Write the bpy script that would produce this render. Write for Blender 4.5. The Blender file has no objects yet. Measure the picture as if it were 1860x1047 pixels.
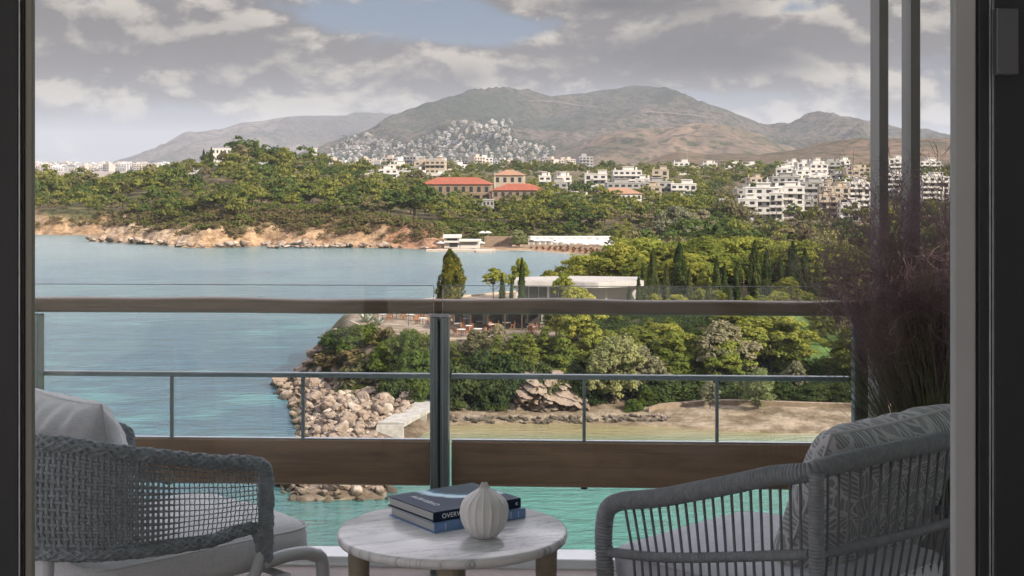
import bpy, math, random
import numpy as np
from mathutils import Vector, Matrix

# ---------------------------------------------------------------- camera, sky, sun, exposure
SC = bpy.context.scene
F, CX, CY, EYE = 2600.0, 930.0, 300.0, 25.0          # focal length and horizon of the photograph, eye height above the sea
cam_d = bpy.data.cameras.new('camera')
cam = bpy.data.objects.new('camera', cam_d)
SC.collection.objects.link(cam)
cam.location = (0, 0, EYE)
cam.rotation_euler = (math.radians(90), 0, 0)
cam_d.sensor_width = 36
cam_d.lens = F / 1860 * 36
cam_d.shift_y = -(523.5 - CY) / 1860
cam_d.clip_start = 0.05
cam_d.clip_end = 40000
SC.camera = cam

SUN_EL, SUN_AZ = math.radians(30), math.radians(128)  # azimuth clockwise from +Y
SUNV = Vector((math.sin(SUN_AZ) * math.cos(SUN_EL), math.cos(SUN_AZ) * math.cos(SUN_EL), math.sin(SUN_EL)))
sun_d = bpy.data.lights.new('sun', 'SUN')
sun_d.energy = 4.9
sun_d.angle = math.radians(0.5)
sun_d.color = (1.0, 0.88, 0.72)
sun = bpy.data.objects.new('sun', sun_d)
SC.collection.objects.link(sun)
sun.rotation_euler = SUNV.to_track_quat('Z', 'Y').to_euler()
sun.location = (0, 0, 60)

SC.view_settings.view_transform = 'Standard'
SC.view_settings.look = 'None'
SC.view_settings.gamma = 1
SC.view_settings.exposure = 0.80
SC.cycles.use_denoising = True
SC.cycles.max_bounces = 10
SC.cycles.transparent_max_bounces = 24
SC.cycles.volume_bounces = 0
SC.cycles.sample_clamp_indirect = 6

# node helpers
class NT:
    def __init__(s, tree):
        s.t = tree; s.n = tree.nodes; s.l = tree.links
    def new(s, typ, **kw):
        n = s.n.new(typ)
        for k, v in kw.items(): setattr(n, k, v)
        return n
    def put(s, sock, v):
        if hasattr(v, 'is_output'): s.l.new(v, sock)
        elif v is not None: sock.default_value = v
    def m(s, op, a, b=None, c=None, clamp=False):
        n = s.new('ShaderNodeMath', operation=op, use_clamp=clamp)
        s.put(n.inputs[0], a); s.put(n.inputs[1], b); s.put(n.inputs[2], c)
        return n.outputs[0]
    def vm(s, op, a, b=None):
        n = s.new('ShaderNodeVectorMath', operation=op)
        s.put(n.inputs[0], a); s.put(n.inputs[1], b)
        return n.outputs[0] if op not in ('DOT_PRODUCT', 'LENGTH') else n.outputs['Value']
    def mix(s, f, a, b, typ='MIX'):
        n = s.new('ShaderNodeMix', data_type='RGBA', blend_type=typ, clamp_factor=True)
        s.put(n.inputs[0], f)
        s.put(n.inputs[6], a if hasattr(a, 'is_output') else tuple(a[:3]) + (1,))
        s.put(n.inputs[7], b if hasattr(b, 'is_output') else tuple(b[:3]) + (1,))
        return n.outputs[2]
    def noise(s, vec, scale, detail=4, rough=.55, dist=0, out=0):
        n = s.new('ShaderNodeTexNoise')
        s.put(n.inputs['Vector'], vec); s.put(n.inputs['Scale'], scale)
        n.inputs['Detail'].default_value = detail; n.inputs['Roughness'].default_value = rough
        n.inputs['Distortion'].default_value = dist
        return n.outputs[out]
    def ramp(s, f, lo, hi, a=0., b=1., smooth=True):
        n = s.new('ShaderNodeMapRange', interpolation_type='SMOOTHSTEP' if smooth else 'LINEAR')
        s.put(n.inputs[0], f)
        for i, v in enumerate((lo, hi, a, b)): s.put(n.inputs[i + 1], v)
        return n.outputs[0]
    def xyz(s, v):
        n = s.new('ShaderNodeSeparateXYZ'); s.put(n.inputs[0], v); return n.outputs
    def comb(s, x, y, z=0.):
        n = s.new('ShaderNodeCombineXYZ')
        for i, v in enumerate((x, y, z)): s.put(n.inputs[i], v)
        return n.outputs[0]

# sky: Nishita with banks of cumulus drawn over it by direction
world = bpy.data.worlds.new('World'); SC.world = world
world.use_nodes = True
w = NT(world.node_tree)
for n in list(w.n): w.n.remove(n)
sky = w.new('ShaderNodeTexSky', sky_type='NISHITA')
sky.sun_disc = False; sky.sun_elevation = SUN_EL; sky.sun_rotation = SUN_AZ
sky.altitude = 20; sky.air_density = 1.0; sky.dust_density = 1.2; sky.ozone_density = 1.4
dirv = w.new('ShaderNodeTexCoord').outputs['Generated']
dx, dy, dz = w.xyz(dirv)
az = w.m('ARCTAN2', dx, dy); el = w.m('ARCSINE', dz)
def blob(azc, elc, sa, se):
    a = w.m('DIVIDE', w.m('SUBTRACT', az, azc), sa); b = w.m('DIVIDE', w.m('SUBTRACT', el, elc), se)
    return w.m('POWER', 2.718, w.m('MULTIPLY', w.m('ADD', w.m('MULTIPLY', a, a), w.m('MULTIPLY', b, b)), -1))
def pxb(px, py, sx, sy): return blob((px - CX) / F, (CY - py) / F, sx / F, sy / F)
def sumw(items):
    acc = None
    for k, b in items:
        t = w.m('MULTIPLY', b, k); acc = t if acc is None else w.m('ADD', acc, t)
    return acc
wob = w.noise(w.comb(w.m('MULTIPLY', az, 9), w.m('MULTIPLY', el, 20), 3.1), 1.0, 3, .5)
def dens(oa, oe):
    p = w.comb(w.m('ADD', w.m('MULTIPLY', az, 12.5), 12.5 * oa + 2.3), w.m('ADD', w.m('MULTIPLY', el, 21.0), 21.0 * oe + 7.7), 0.4)
    return w.noise(p, 1.0, 8, .55, .2)
bank = sumw([(.34, pxb(330, 75, 330, 48)), (.18, pxb(190, 150, 260, 40)), (.26, pxb(680, 135, 330, 48)), (.5, pxb(1260, 105, 270, 54)), (.36, pxb(1120, 8, 240, 24)),
             (.2, pxb(1480, 60, 260, 60)), (.12, pxb(1600, 180, 300, 40)), (.12, pxb(120, 25, 120, 30)), (.15, pxb(560, 190, 260, 22)),
             (-.31, pxb(730, 32, 210, 34)), (-.22, pxb(880, 62, 110, 20)), (-.22, pxb(190, 20, 60, 14)), (-.26, pxb(1440, 22, 45, 14)), (-.16, pxb(250, 250, 330, 40)), (-.1, pxb(1350, 180, 300, 25))])
d0 = w.m('ADD', dens(0, 0), bank); d1 = w.m('ADD', dens(.006, .010), bank)
cover = w.ramp(d0, .38, .60)
lit = w.ramp(w.m('SUBTRACT', d0, d1), -.045, .085)
thick = w.ramp(d0, .55, .95)
low = w.ramp(el, -.01, .075)
base_lo = w.mix(low, (.35, .335, .34), (.215, .193, .192))         # distant cloud bases pale, nearer ones mauve grey
top_hi = w.mix(low, (.52, .495, .48), (.60, .525, .465))
dark = sumw([(1.1, pxb(1290, 105, 270, 52)), (1.1, pxb(1110, 10, 240, 26)), (.5, pxb(820, 145, 200, 24)), (.2, pxb(330, 105, 330, 26)), (.45, pxb(560, 150, 380, 30)), (.15, pxb(150, 150, 60, 50)), (.3, pxb(1500, 130, 200, 40)),(.12, pxb(100, 20, 130, 25))])
cl = w.mix(w.m('MULTIPLY', lit, w.m('SUBTRACT', 1.0, w.m('MULTIPLY', thick, .35))), base_lo, top_hi)
cl = w.mix(w.m('MULTIPLY', w.m('MULTIPLY', dark, thick), .9, clamp=True), cl, (.15, .138, .143))
hi = w.m('ADD', 1.0, w.m('MULTIPLY', w.ramp(el, .125, .34, 0.0, 8.5), w.ramp(dy, -.4, .3, .5, 1.0)))                             # unseen upper sky made brighter, added to light the balcony
cl = w.mix(1.0, cl, w.comb(hi, w.m('MULTIPLY', hi, 1.05), w.m('MULTIPLY', hi, w.ramp(el, .12, .34, 1.0, 1.22))), 'MULTIPLY')
clear = w.mix(w.ramp(el, 0, .10), (.37, .365, .375), (.21, .265, .345))
skyc = w.mix(.12, clear, w.mix(1.0, sky.outputs[0], (.1, .1, .1), 'MULTIPLY'))
fin = w.mix(w.m('MULTIPLY', cover, w.ramp(el, -.02, .02, .5, .97)), skyc, cl)
bg = w.new('ShaderNodeBackground'); w.put(bg.inputs['Color'], w.mix(1.0, fin, (5.8, 5.75, 5.9), 'MULTIPLY')); bg.inputs['Strength'].default_value = .1
wo = w.new('ShaderNodeOutputWorld'); w.l.new(bg.outputs[0], wo.inputs[0])

# ---------------------------------------------------------------- helpers
R = math.radians
def P(px, py, Y): return np.array(((px - CX) / F * Y, Y, EYE - (py - CY) / F * Y))
def XW(px, Y): return (px - CX) / F * Y
def ZW(py, Y): return EYE - (py - CY) / F * Y

def pmat(name, col, rough=.6, metal=0., var=0., vscale=3., col2=None, bump=0., bscale=20., spec=.4, coords='Object', sheen=0.):
    m = bpy.data.materials.new(name); m.use_nodes = True
    t = NT(m.node_tree); b = t.n['Principled BSDF']
    tc = t.new('ShaderNodeTexCoord').outputs[coords]
    c = tuple(col) + (1,)
    if var or col2:
        c2 = col2 or tuple(x * (1 - var) for x in col)
        c = t.mix(t.ramp(t.noise(tc, vscale, 6, .6), .35, .65), col, c2)
    t.put(b.inputs['Base Color'], c)
    b.inputs['Roughness'].default_value = rough; b.inputs['Metallic'].default_value = metal
    b.inputs['Specular IOR Level'].default_value = spec
    if sheen: b.inputs['Sheen Weight'].default_value = sheen
    if bump:
        bn = t.new('ShaderNodeBump'); bn.inputs['Strength'].default_value = bump; bn.inputs['Distance'].default_value = 1 / bscale
        t.put(bn.inputs['Height'], t.noise(tc, bscale, 4, .6)); t.l.new(bn.outputs[0], b.inputs['Normal'])
    m['nt'] = 1
    return m

def leafmat(name, c1, c2, c3, scale=.5, transl=.35):
    m = bpy.data.materials.new(name); m.use_nodes = True
    t = NT(m.node_tree)
    for n in list(t.n): t.n.remove(n)
    tc = t.new('ShaderNodeTexCoord').outputs['Object']
    oi = t.new('ShaderNodeObjectInfo').outputs['Random']
    v = t.vm('ADD', tc, t.comb(t.m('MULTIPLY', oi, 37.), t.m('MULTIPLY', oi, 91.), 0.))
    c = t.mix(t.ramp(t.noise(v, scale, 3, .6), .35, .65), c1, c2)
    c = t.mix(t.ramp(t.noise(v, scale * 5, 2, .5), .5, .75, 0, .8), c, c3)
    c = t.mix(1., c, t.comb(*[t.ramp(oi, 0, 1, a, b_, False) for a, b_ in ((.75, 1.2), (.85, 1.1), (.8, 1.0))]), 'MULTIPLY')
    d = t.new('ShaderNodeBsdfDiffuse'); t.put(d.inputs['Color'], c)
    tr = t.new('ShaderNodeBsdfTranslucent'); t.put(tr.inputs['Color'], t.mix(1., c, (1.1, 1.15, .7), 'MULTIPLY'))
    mx = t.new('ShaderNodeMixShader'); mx.inputs[0].default_value = transl
    t.l.new(d.outputs[0], mx.inputs[1]); t.l.new(tr.outputs[0], mx.inputs[2])
    o = t.new('ShaderNodeOutputMaterial'); t.l.new(mx.outputs[0], o.inputs[0])
    return m

def mesh_np(name, verts, faces, mats, fmat=None, smooth=False):
    me = bpy.data.meshes.new(name)
    verts = np.asarray(verts, dtype=np.float32)
    if isinstance(faces, np.ndarray):
        M, k = faces.shape
        me.vertices.add(len(verts)); me.vertices.foreach_set('co', verts.ravel())
        me.loops.add(M * k); me.loops.foreach_set('vertex_index', faces.astype(np.int32).ravel())
        me.polygons.add(M)
        me.polygons.foreach_set('loop_start', np.arange(0, M * k, k, dtype=np.int32))
    else:
        me.from_pydata([tuple(v) for v in verts.tolist()], [], faces)
    for m in (mats if isinstance(mats, (list, tuple)) else [mats]): me.materials.append(m)
    if fmat is not None: me.polygons.foreach_set('material_index', np.asarray(fmat, dtype=np.int32))
    me.polygons.foreach_set('use_smooth', np.full(len(me.polygons), smooth))
    me.update(calc_edges=True)
    return me

def link(name, me, parent=None, loc=(0, 0, 0), rz=0):
    o = bpy.data.objects.new(name, me); SC.collection.objects.link(o)
    o.location = loc
    if rz: o.rotation_euler = (0, 0, rz)
    if parent is not None: o.parent = parent
    return o
def tag(o, label=None, cat=None, group=None, kind=None):
    for k, v in (('label', label), ('category', cat), ('group', group), ('kind', kind)):
        if v: o[k] = v
    return o
def thing(name, label, cat, loc=(0, 0, 0), rz=0, group=None):
    o = bpy.data.objects.new(name, None); SC.collection.objects.link(o)
    o.location = loc; o.rotation_euler = (0, 0, rz); o.empty_display_size = .2
    return tag(o, label, cat, group)
def copy_tree(o, parent=None):
    c = o.copy(); SC.collection.objects.link(c)
    if parent is not None: c.parent = parent
    for ch in KIDS.get(o.name, ()): copy_tree(ch, c)
    return c
KIDS = {}
def kid(parent, o):
    KIDS.setdefault(parent.name, []).append(o); return o

class MB:
    """collects shapes for ONE mesh object"""
    def __init__(s, org=(0, 0, 0)): s.v = []; s.f = []; s.fm = []; s.org = np.array(org, float); s.cur = 0
    def add(s, vs, fs):
        o = len(s.v); s.v += [tuple(float(a) for a in q) for q in vs]
        s.f += [tuple(i + o for i in f) for f in fs]; s.fm += [s.cur] * len(fs)
    def box(s, x0, x1, y0, y1, z0, z1, M=None):
        vs = [np.array(q) for q in ((x0, y0, z0), (x1, y0, z0), (x1, y1, z0), (x0, y1, z0), (x0, y0, z1), (x1, y0, z1), (x1, y1, z1), (x0, y1, z1))]
        if M is not None: vs = [M @ q for q in vs]
        s.add(vs, [(0, 3, 2, 1), (4, 5, 6, 7), (0, 1, 5, 4), (1, 2, 6, 5), (2, 3, 7, 6), (3, 0, 4, 7)])
    def bbox(s, x0, x1, y0, y1, z0, z1, b=.004):
        # box with chamfered edges
        X, Y, Z = (x0, x1), (y0, y1), (z0, z1); vs = []; idx = {}
        for i in (0, 1):
            for j in (0, 1):
                for k in (0, 1):
                    sx, sy, sz = (1, -1)[i], (1, -1)[j], (1, -1)[k]
                    for a in range(3):
                        d = [sx * b, sy * b, sz * b]; d[a] = 0
                        idx[i, j, k, a] = len(vs); vs.append((X[i] + d[0], Y[j] + d[1], Z[k] + d[2]))
        fs = []
        for a in range(3):
            o1, o2 = [q for q in range(3) if q != a]
            for sd in (0, 1):
                L = []
                for (p, q) in ((0, 0), (1, 0), (1, 1), (0, 1)):
                    c = [0, 0, 0]; c[a] = sd; c[o1] = p; c[o2] = q; L.append(idx[c[0], c[1], c[2], a])
                fs.append(tuple(L))
            for p in (0, 1):
                for q in (0, 1):
                    c0 = [0, 0, 0]; c0[o1] = p; c0[o2] = q; c1 = list(c0); c1[a] = 1
                    fs.append((idx[c0[0], c0[1], c0[2], o1], idx[c1[0], c1[1], c1[2], o1], idx[c1[0], c1[1], c1[2], o2], idx[c0[0], c0[1], c0[2], o2]))
        for i in (0, 1):
            for j in (0, 1):
                for k in (0, 1): fs.append(tuple(idx[i, j, k, a] for a in range(3)))
        s.add(vs, fs)
    def tube(s, path, rad, n=8, cap=True, flat=1., up=(0, 0, 1)):
        p = np.asarray(path, float); m = len(p)
        r = np.full(m, rad) if np.isscalar(rad) else np.asarray(rad, float)
        T = np.gradient(p, axis=0); T /= np.linalg.norm(T, axis=1)[:, None] + 1e-12
        u = np.array(up, float)
        if abs(T[0] @ u) > .95: u = np.array((1., 0, 0))
        N = u - T[0] * (T[0] @ u); N /= np.linalg.norm(N)
        vs = []; a = np.arange(n) * 2 * math.pi / n
        for i in range(m):
            N = N - T[i] * (T[i] @ N); N /= np.linalg.norm(N); B = np.cross(T[i], N)
            vs.append(p[i] + r[i] * (np.cos(a)[:, None] * N * flat + np.sin(a)[:, None] * B))
        vs = np.concatenate(vs)
        fs = [(i * n + j, i * n + (j + 1) % n, (i + 1) * n + (j + 1) % n, (i + 1) * n + j) for i in range(m - 1) for j in range(n)]
        if cap: fs += [tuple(range(n))[::-1], tuple((m - 1) * n + j for j in range(n))]
        s.add(vs, fs)
    def lathe(s, prof, n=24, c=(0, 0, 0), cap=True):
        vs = []; fs = []
        for (r, z) in prof:
            for j in range(n):
                a = 2 * math.pi * j / n; vs.append((c[0] + r * math.cos(a), c[1] + r * math.sin(a), c[2] + z))
        m = len(prof)
        fs = [(i * n + j, i * n + (j + 1) % n, (i + 1) * n + (j + 1) % n, (i + 1) * n + j) for i in range(m - 1) for j in range(n)]
        if cap: fs += [tuple(range(n))[::-1], tuple((m - 1) * n + j for j in range(n))]
        s.add(vs, fs)
    def grid(s, g, loop=False):
        a, b = len(g), len(g[0]); vs = [q for row in g for q in row]
        s.add(vs, [(i * b + j, i * b + (j + 1) % b, (i + 1) * b + (j + 1) % b, (i + 1) * b + j) for i in range(a - 1) for j in range(b if loop else b - 1)])
    def prism(s, poly, z0, z1):
        n = len(poly)
        vs = [(x, y, z0) for x, y in poly] + [(x, y, z1) for x, y in poly]
        s.add(vs, [tuple(range(n))[::-1], tuple(range(n, 2 * n))] + [(i, (i + 1) % n, n + (i + 1) % n, n + i) for i in range(n)])
    def mesh(s, name, mats, smooth=False):
        return mesh_np(name, np.array(s.v) - s.org, s.f, mats, s.fm, smooth)
    def build(s, name, mats, parent=None, smooth=False, loc=(0, 0, 0)):
        o = link(name, s.mesh(name, mats, smooth), parent, loc)
        if parent is not None: kid(parent, o)
        return o

# numpy value noise
def _h(i, j, s):
    n = (i * 374761393 + j * 668265263 + s * 1442695041) & 0xFFFFFFFF
    n = ((n ^ (n >> 13)) * 1274126177) & 0xFFFFFFFF
    return ((n ^ (n >> 16)) & 0xFFFF) / 65535.0
def vnoise(x, y, s=0):
    x = np.asarray(x, float); y = np.asarray(y, float)
    xi = np.floor(x).astype(np.int64); yi = np.floor(y).astype(np.int64)
    fx = x - xi; fy = y - yi; fx = fx * fx * (3 - 2 * fx); fy = fy * fy * (3 - 2 * fy)
    a = _h(xi, yi, s); b = _h(xi + 1, yi, s); c = _h(xi, yi + 1, s); d = _h(xi + 1, yi + 1, s)
    return (a * (1 - fx) + b * fx) * (1 - fy) + (c * (1 - fx) + d * fx) * fy
def fbm(x, y, o=5, s=0, g=.5):
    t = 0; a = 1; k = 0
    for i in range(o):
        t = t + a * (vnoise(x, y, s + i) - .5); k += a; a *= g; x = np.asarray(x) * 2.03 + 5.1; y = np.asarray(y) * 2.03 + 1.7
    return 2 * t / k
def ss(x, a, b): t = np.clip((x - a) / (b - a), 0, 1); return t * t * (3 - 2 * t)
def smooth_path(pts, n):
    """Catmull-Rom through the points, resampled at n equal arc lengths"""
    p = np.asarray(pts, float); q = np.vstack([2 * p[0] - p[1], p, 2 * p[-1] - p[-2]]); out = []
    for i in range(1, len(q) - 2):
        for t in np.linspace(0, 1, 24, endpoint=False):
            a, b, c, d = q[i - 1], q[i], q[i + 1], q[i + 2]
            out.append(.5 * (2 * b + (c - a) * t + (2 * a - 5 * b + 4 * c - d) * t * t + (3 * b - a - 3 * c + d) * t ** 3))
    out.append(p[-1]); out = np.array(out)
    L = np.concatenate([[0], np.cumsum(np.linalg.norm(np.diff(out, axis=0), axis=1))])
    return np.stack([np.interp(np.linspace(0, L[-1], n), L, out[:, k]) for k in range(out.shape[1])], 1)
# ---------------------------------------------------------------- land: coast line (metres, sea level = 0)
COAST = np.array([(170, 112), (90, 119), (60, 126), (46, 130), (31, 132.5), (19.3, 134), (14.2, 136.5), (6.9, 138), (.5, 138), (-5.5, 137), (-8, 134), (-9.5, 127),
    (-9.1, 116), (-9.6, 107), (-16, 106.5), (-18, 112), (-18.9, 131), (-23, 150), (-27.2, 162), (-25.5, 176), (-24, 187), (-20, 198), (-8, 212), (4, 230), (15, 262), (26, 310), (30, 382),
    (17, 401), (4.8, 416.7), (-11.2, 416.7), (-21, 419), (-31, 427.6), (-48, 433), (-62, 437), (-76, 442), (-84, 434), (-95, 431), (-100, 434), (-107, 444), (-124, 457), (-141, 470), (-134, 484), (-127, 493), (-152, 508), (-171, 512),
    (-226, 520), (-360, 541), (-1000, 800), (-6000, 3000), (-14000, 14000), (14000, 14000), (14000, 112)], float)
def sdist(X, Y, poly):
    X = np.asarray(X, float); Y = np.asarray(Y, float)
    d = np.full(X.shape, 1e18); ins = np.zeros(X.shape, bool)
    n = len(poly)
    for i in range(n):
        x0, y0 = poly[i]; x1, y1 = poly[(i + 1) % n]
        ex, ey = x1 - x0, y1 - y0
        t = np.clip(((X - x0) * ex + (Y - y0) * ey) / (ex * ex + ey * ey), 0, 1)
        d = np.minimum(d, (X - x0 - t * ex) ** 2 + (Y - y0 - t * ey) ** 2)
        c = ((y0 > Y) != (y1 > Y)) & (X < ex * (Y - y0) / (ey if ey else 1e-9) + x0)
        ins ^= c
    return np.where(ins, 1, -1) * np.sqrt(d)
PLATEAU = np.array([(-18.5, 170), (-20, 184), (-12, 198), (4, 214), (25, 228), (44, 218), (44, 190), (24, 168), (9, 156), (1, 151.5), (-8, 153), (-14, 160)], float)
LAWN = np.array([(33, 163), (44, 163), (46, 176), (36, 178)], float)
# control points of the far land: (px, Y, height)
CP = [(-600, 700, 10), (-300, 700, 12), (60, 640, 13), (150, 640, 11), (250, 640, 13), (340, 640, 18), (390, 640, 24), (440, 640, 28), (520, 640, 21.5), (575, 700, 27), (620, 680, 19.5), (680, 660, 12), (750, 640, 9),
      (440, 590, 19), (300, 590, 13), (600, 590, 14), (150, 580, 9), (400, 540, 11), (200, 530, 7), (550, 530, 10), (680, 540, 9), (60, 560, 8),
      (-300, 1000, 6), (100, 1000, 5), (300, 1000, 6), (450, 1000, 8), (640, 850, 12.5), (740, 850, 11.5), (820, 850, 12), (640, 1100, 20), (800, 1100, 20),
      (765, 560, 10.5), (880, 560, 11), (985, 560, 10.5), (860, 500, 6.), (960, 500, 5.5), (780, 522, 6.5), (880, 532, 6.3), (980, 530, 6.), (1060, 500, 7), (880, 465, 5), (1000, 460, 4.5), (1150, 450, 4), (1150, 500, 6),
      (800, 900, 18), (900, 900, 19.5), (1000, 920, 19.5), (1100, 920, 19), (1200, 920, 18), (1050, 680, 8.5), (1150, 680, 8), (1260, 680, 8), (1000, 640, 9.5),
      (1340, 520, 5), (1450, 520, 5), (1560, 520, 4), (1400, 700, 8), (1560, 700, 10), (1300, 820, 14), (1450, 900, 17), (1600, 900, 18), (1400, 1050, 21), (1600, 1100, 24), (1750, 900, 18), (2300, 700, 12),
      (1300, 1300, 23), (1000, 1300, 22), (700, 1400, 20), (300, 1800, 4), (0, 1800, 4), (-600, 1800, 4), (1300, 300, 5), (1500, 300, 5), (1800, 300, 6), (1300, 400, 5), (1600, 400, 4), (2200, 400, 6)]
CPa = np.array(CP, float)
def hbase(X, Y):
    X = np.asarray(X, float); Y = np.asarray(Y, float)
    sd = sdist(X, Y, COAST)
    px = CX + F * X / Y; lY = np.log(Y)
    num = 0; den = 0
    for (a, b, z) in CPa:
        d2 = ((px - a) / 90) ** 2 + ((lY - math.log(b)) / .09) ** 2
        wt = 1 / (d2 + .15) ** 2; num = num + wt * z; den = den + wt
    zc = num / den
    flat = 3 + 12 * ss(Y, 1500, 6000)
    zc = zc * (1 - ss(Y, 1400, 2000)) + flat * ss(Y, 1400, 2000)
    left = 1 - ss(px, 770, 830)
    capL = 4.3 * ss(sd, 0, 8) + np.maximum(0, sd - 8) * .40
    capR = np.minimum(.03 * sd, .42) + 4.5 * ss(Y, 449, 463) + np.maximum(0, Y - 458) * .2
    far = np.minimum(zc, capL * left + capR * (1 - left))
    # near promontory
    sp = sdist(X, Y, PLATEAU)
    near = np.minimum(.09 * np.maximum(sd, 0), .9) + 3.9 * ss(sd, 10, 45) - 1.6 * ss(sdist(X, Y, LAWN), -4, 1)
    pl = 6.3 * ss(sp, -7.5, -.3)
    near = np.maximum(near, pl)
    bw = (1 - ss(Y, 142, 150)) * (1 - ss(X, -9, -7))
    near = near * (1 - bw) + bw * np.minimum(.35 * np.maximum(sd, 0), 1.1)
    k = ss(Y, 250, 330)
    h = near * (1 - k) + far * k
    return h, sd, sp, left * k
def H(X, Y):
    h, sd, sp, L = hbase(X, Y)
    # weathered, gullied cliffs along the far shore, small lumps elsewhere
    cl = L * (1 - ss(sd, 11, 20)) * ss(sd, 0, 3)
    rg = fbm(X / 9, Y / 9, 5, 3, .6)
    h = h + cl * (rg * 3.6 - np.abs(fbm(X / 4.2, Y / 7, 3, 9)) * 3.0 + .6) + (1 - ss(Y, 90, 260)) * fbm(X / 3, Y / 3, 3, 5) * .22 * ss(sd, 1, 6)
    h = h + L * (1 - cl) * fbm(X / 30, Y / 30, 3, 21) * 1.5
    return np.where(sd < 0, np.maximum(sd * .30, -2.5) - .05, np.maximum(h, -.02 + .04 * np.minimum(sd, 3)))
def G(px, Y):
    x = XW(px, Y); return np.array((x, Y, float(H(np.array([x]), np.array([Y]))[0])))
def hz(x, y): return float(H(np.array([float(x)]), np.array([float(y)]))[0])

us = np.concatenate([np.linspace(-2600, -60, 40)[:-1], np.arange(-60, 1960, 5.5), np.linspace(1960, 4600, 40)[1:]])
ys = [88.]
while ys[-1] < 11000:
    y = ys[-1]; ys.append(y * (1.0055 if y < 230 else 1.012 if y < 380 else 1.0045 if y < 520 else 1.010 if y < 1200 else 1.05))
ys = np.array(ys)
UU, YY = np.meshgrid(us, ys); XX = XW(UU, YY)
hh, sdd, spp, LL = hbase(XX, YY); ZZ = H(XX, YY)
nr, ncs = XX.shape
idx = np.arange(nr * ncs).reshape(nr, ncs)
gfaces = np.stack([idx[:-1, :-1], idx[:-1, 1:], idx[1:, 1:], idx[1:, :-1]], -1).reshape(-1, 4)
# what the ground is made of (sand, rock, soil, grass, paving)
col = np.zeros((nr, ncs, 3)); 
def paint(mask, c): 
    global col
    col = col * (1 - mask[..., None]) + np.array(c) * mask[..., None]
n1 = fbm(XX / 14, YY / 14, 4, 31); n2 = fbm(XX / 5, YY / 5, 4, 41)
paint(np.ones_like(XX), (.105, .085, .048))
paint(ss(n1, -.1, .3) * .8, (.075, .085, .03))
paint(ss(n2, .1, .4) * .5, (.17, .125, .075))
nearm = 1 - ss(YY, 250, 330)
farbeach = ss(UU, 790, 850) * (1 - ss(sdd, 40, 50)) * (1 - ss(YY, 446, 450)) * (1 - ss(UU, 1240, 1270)) * ss(YY, 330, 400)
paint(farbeach, (.28, .215, .145))
paint(farbeach * ss(n2, 0, .25), (.27, .19, .12))
cliff = LL * (1 - ss(sdd + 9 * n1, 11, 18))
paint(cliff, (.31, .22, .135)); paint(cliff * ss(n2, -.05, .3) * .8, (.22, .145, .085)); paint(cliff * ss(fbm(XX / 22, YY / 22, 3, 77), .1, .4) * .7, (.36, .285, .20))
paint(LL * ss(UU, 690, 715) * (1 - ss(UU, 805, 815)) * (1 - ss(sdd, 15, 22)) * .75, (.26, .135, .08))
beach = nearm * (1 - ss(sdd, 9.5, 12.5)) * ss(XX, -9, -5) * (1 - ss(YY, 150, 153))
paint(nearm * (1 - ss(n1, -.2, .2)), (.06, .055, .03))
paint(beach, (.265, .215, .158)); paint(beach * ss(fbm(XX / 4, YY / 1.5, 4, 12), 0, .35) * .45, (.22, .175, .12)); paint(beach * (1 - ss(sdd, .2, 1.6)), (.19, .145, .085))
paint(nearm * (1 - ss(XX, -9, -6.5)) * (1 - ss(YY, 160, 164)), (.19, .15, .115))
paint(nearm * ss(spp, -2, 0), (.24, .195, .15)); paint(nearm * ss(spp, -4, 0) * ss(XX, 15, 19), (.05, .045, .025))
paint(ss(sdist(XX, YY, LAWN), -3, 0), (.10, .17, .045))
paint(ss(YY, 1000, 1400), (.24, .21, .17))
paint((sdd < 0) * 1., (.25, .22, .15))
me = mesh_np('ground', np.stack([XX, YY, ZZ], -1).reshape(-1, 3), gfaces, [], smooth=True)
ca = me.color_attributes.new('soil', 'FLOAT_COLOR', 'POINT')
ca.data.foreach_set('color', np.concatenate([col.reshape(-1, 3), np.ones((nr * ncs, 1))], 1).astype(np.float32).ravel())
gm = bpy.data.materials.new('earth and rock'); gm.use_nodes = True
t = NT(gm.node_tree); b = t.n['Principled BSDF']; b.inputs['Roughness'].default_value = .9; b.inputs['Specular IOR Level'].default_value = .15
at = t.new('ShaderNodeAttribute', attribute_name='soil').outputs['Color']
gp = t.new('ShaderNodeNewGeometry').outputs['Position']
g1 = t.noise(gp, .9, 8, .65); g2 = t.noise(t.vm('MULTIPLY', gp, (1, 1, 2.6)), .24, 8, .74)
c = t.mix(1., at, t.mix(t.ramp(g1, .3, .7), (.72, .7, .68), (1.2, 1.2, 1.2)), 'MULTIPLY')
c = t.mix(1., c, t.mix(t.ramp(g2, .38, .58), (.62, .58, .53), (1.2, 1.2, 1.2)), 'MULTIPLY')
t.put(b.inputs['Base Color'], c)
bn = t.new('ShaderNodeBump'); bn.inputs['Strength'].default_value = .8; bn.inputs['Distance'].default_value = .5
t.put(bn.inputs['Height'], t.m('ADD', g1, t.m('MULTIPLY', g2, 1.6))); t.l.new(bn.outputs[0], b.inputs['Normal'])
me.materials.append(gm)
tag(link('ground', me), kind='structure')

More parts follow.
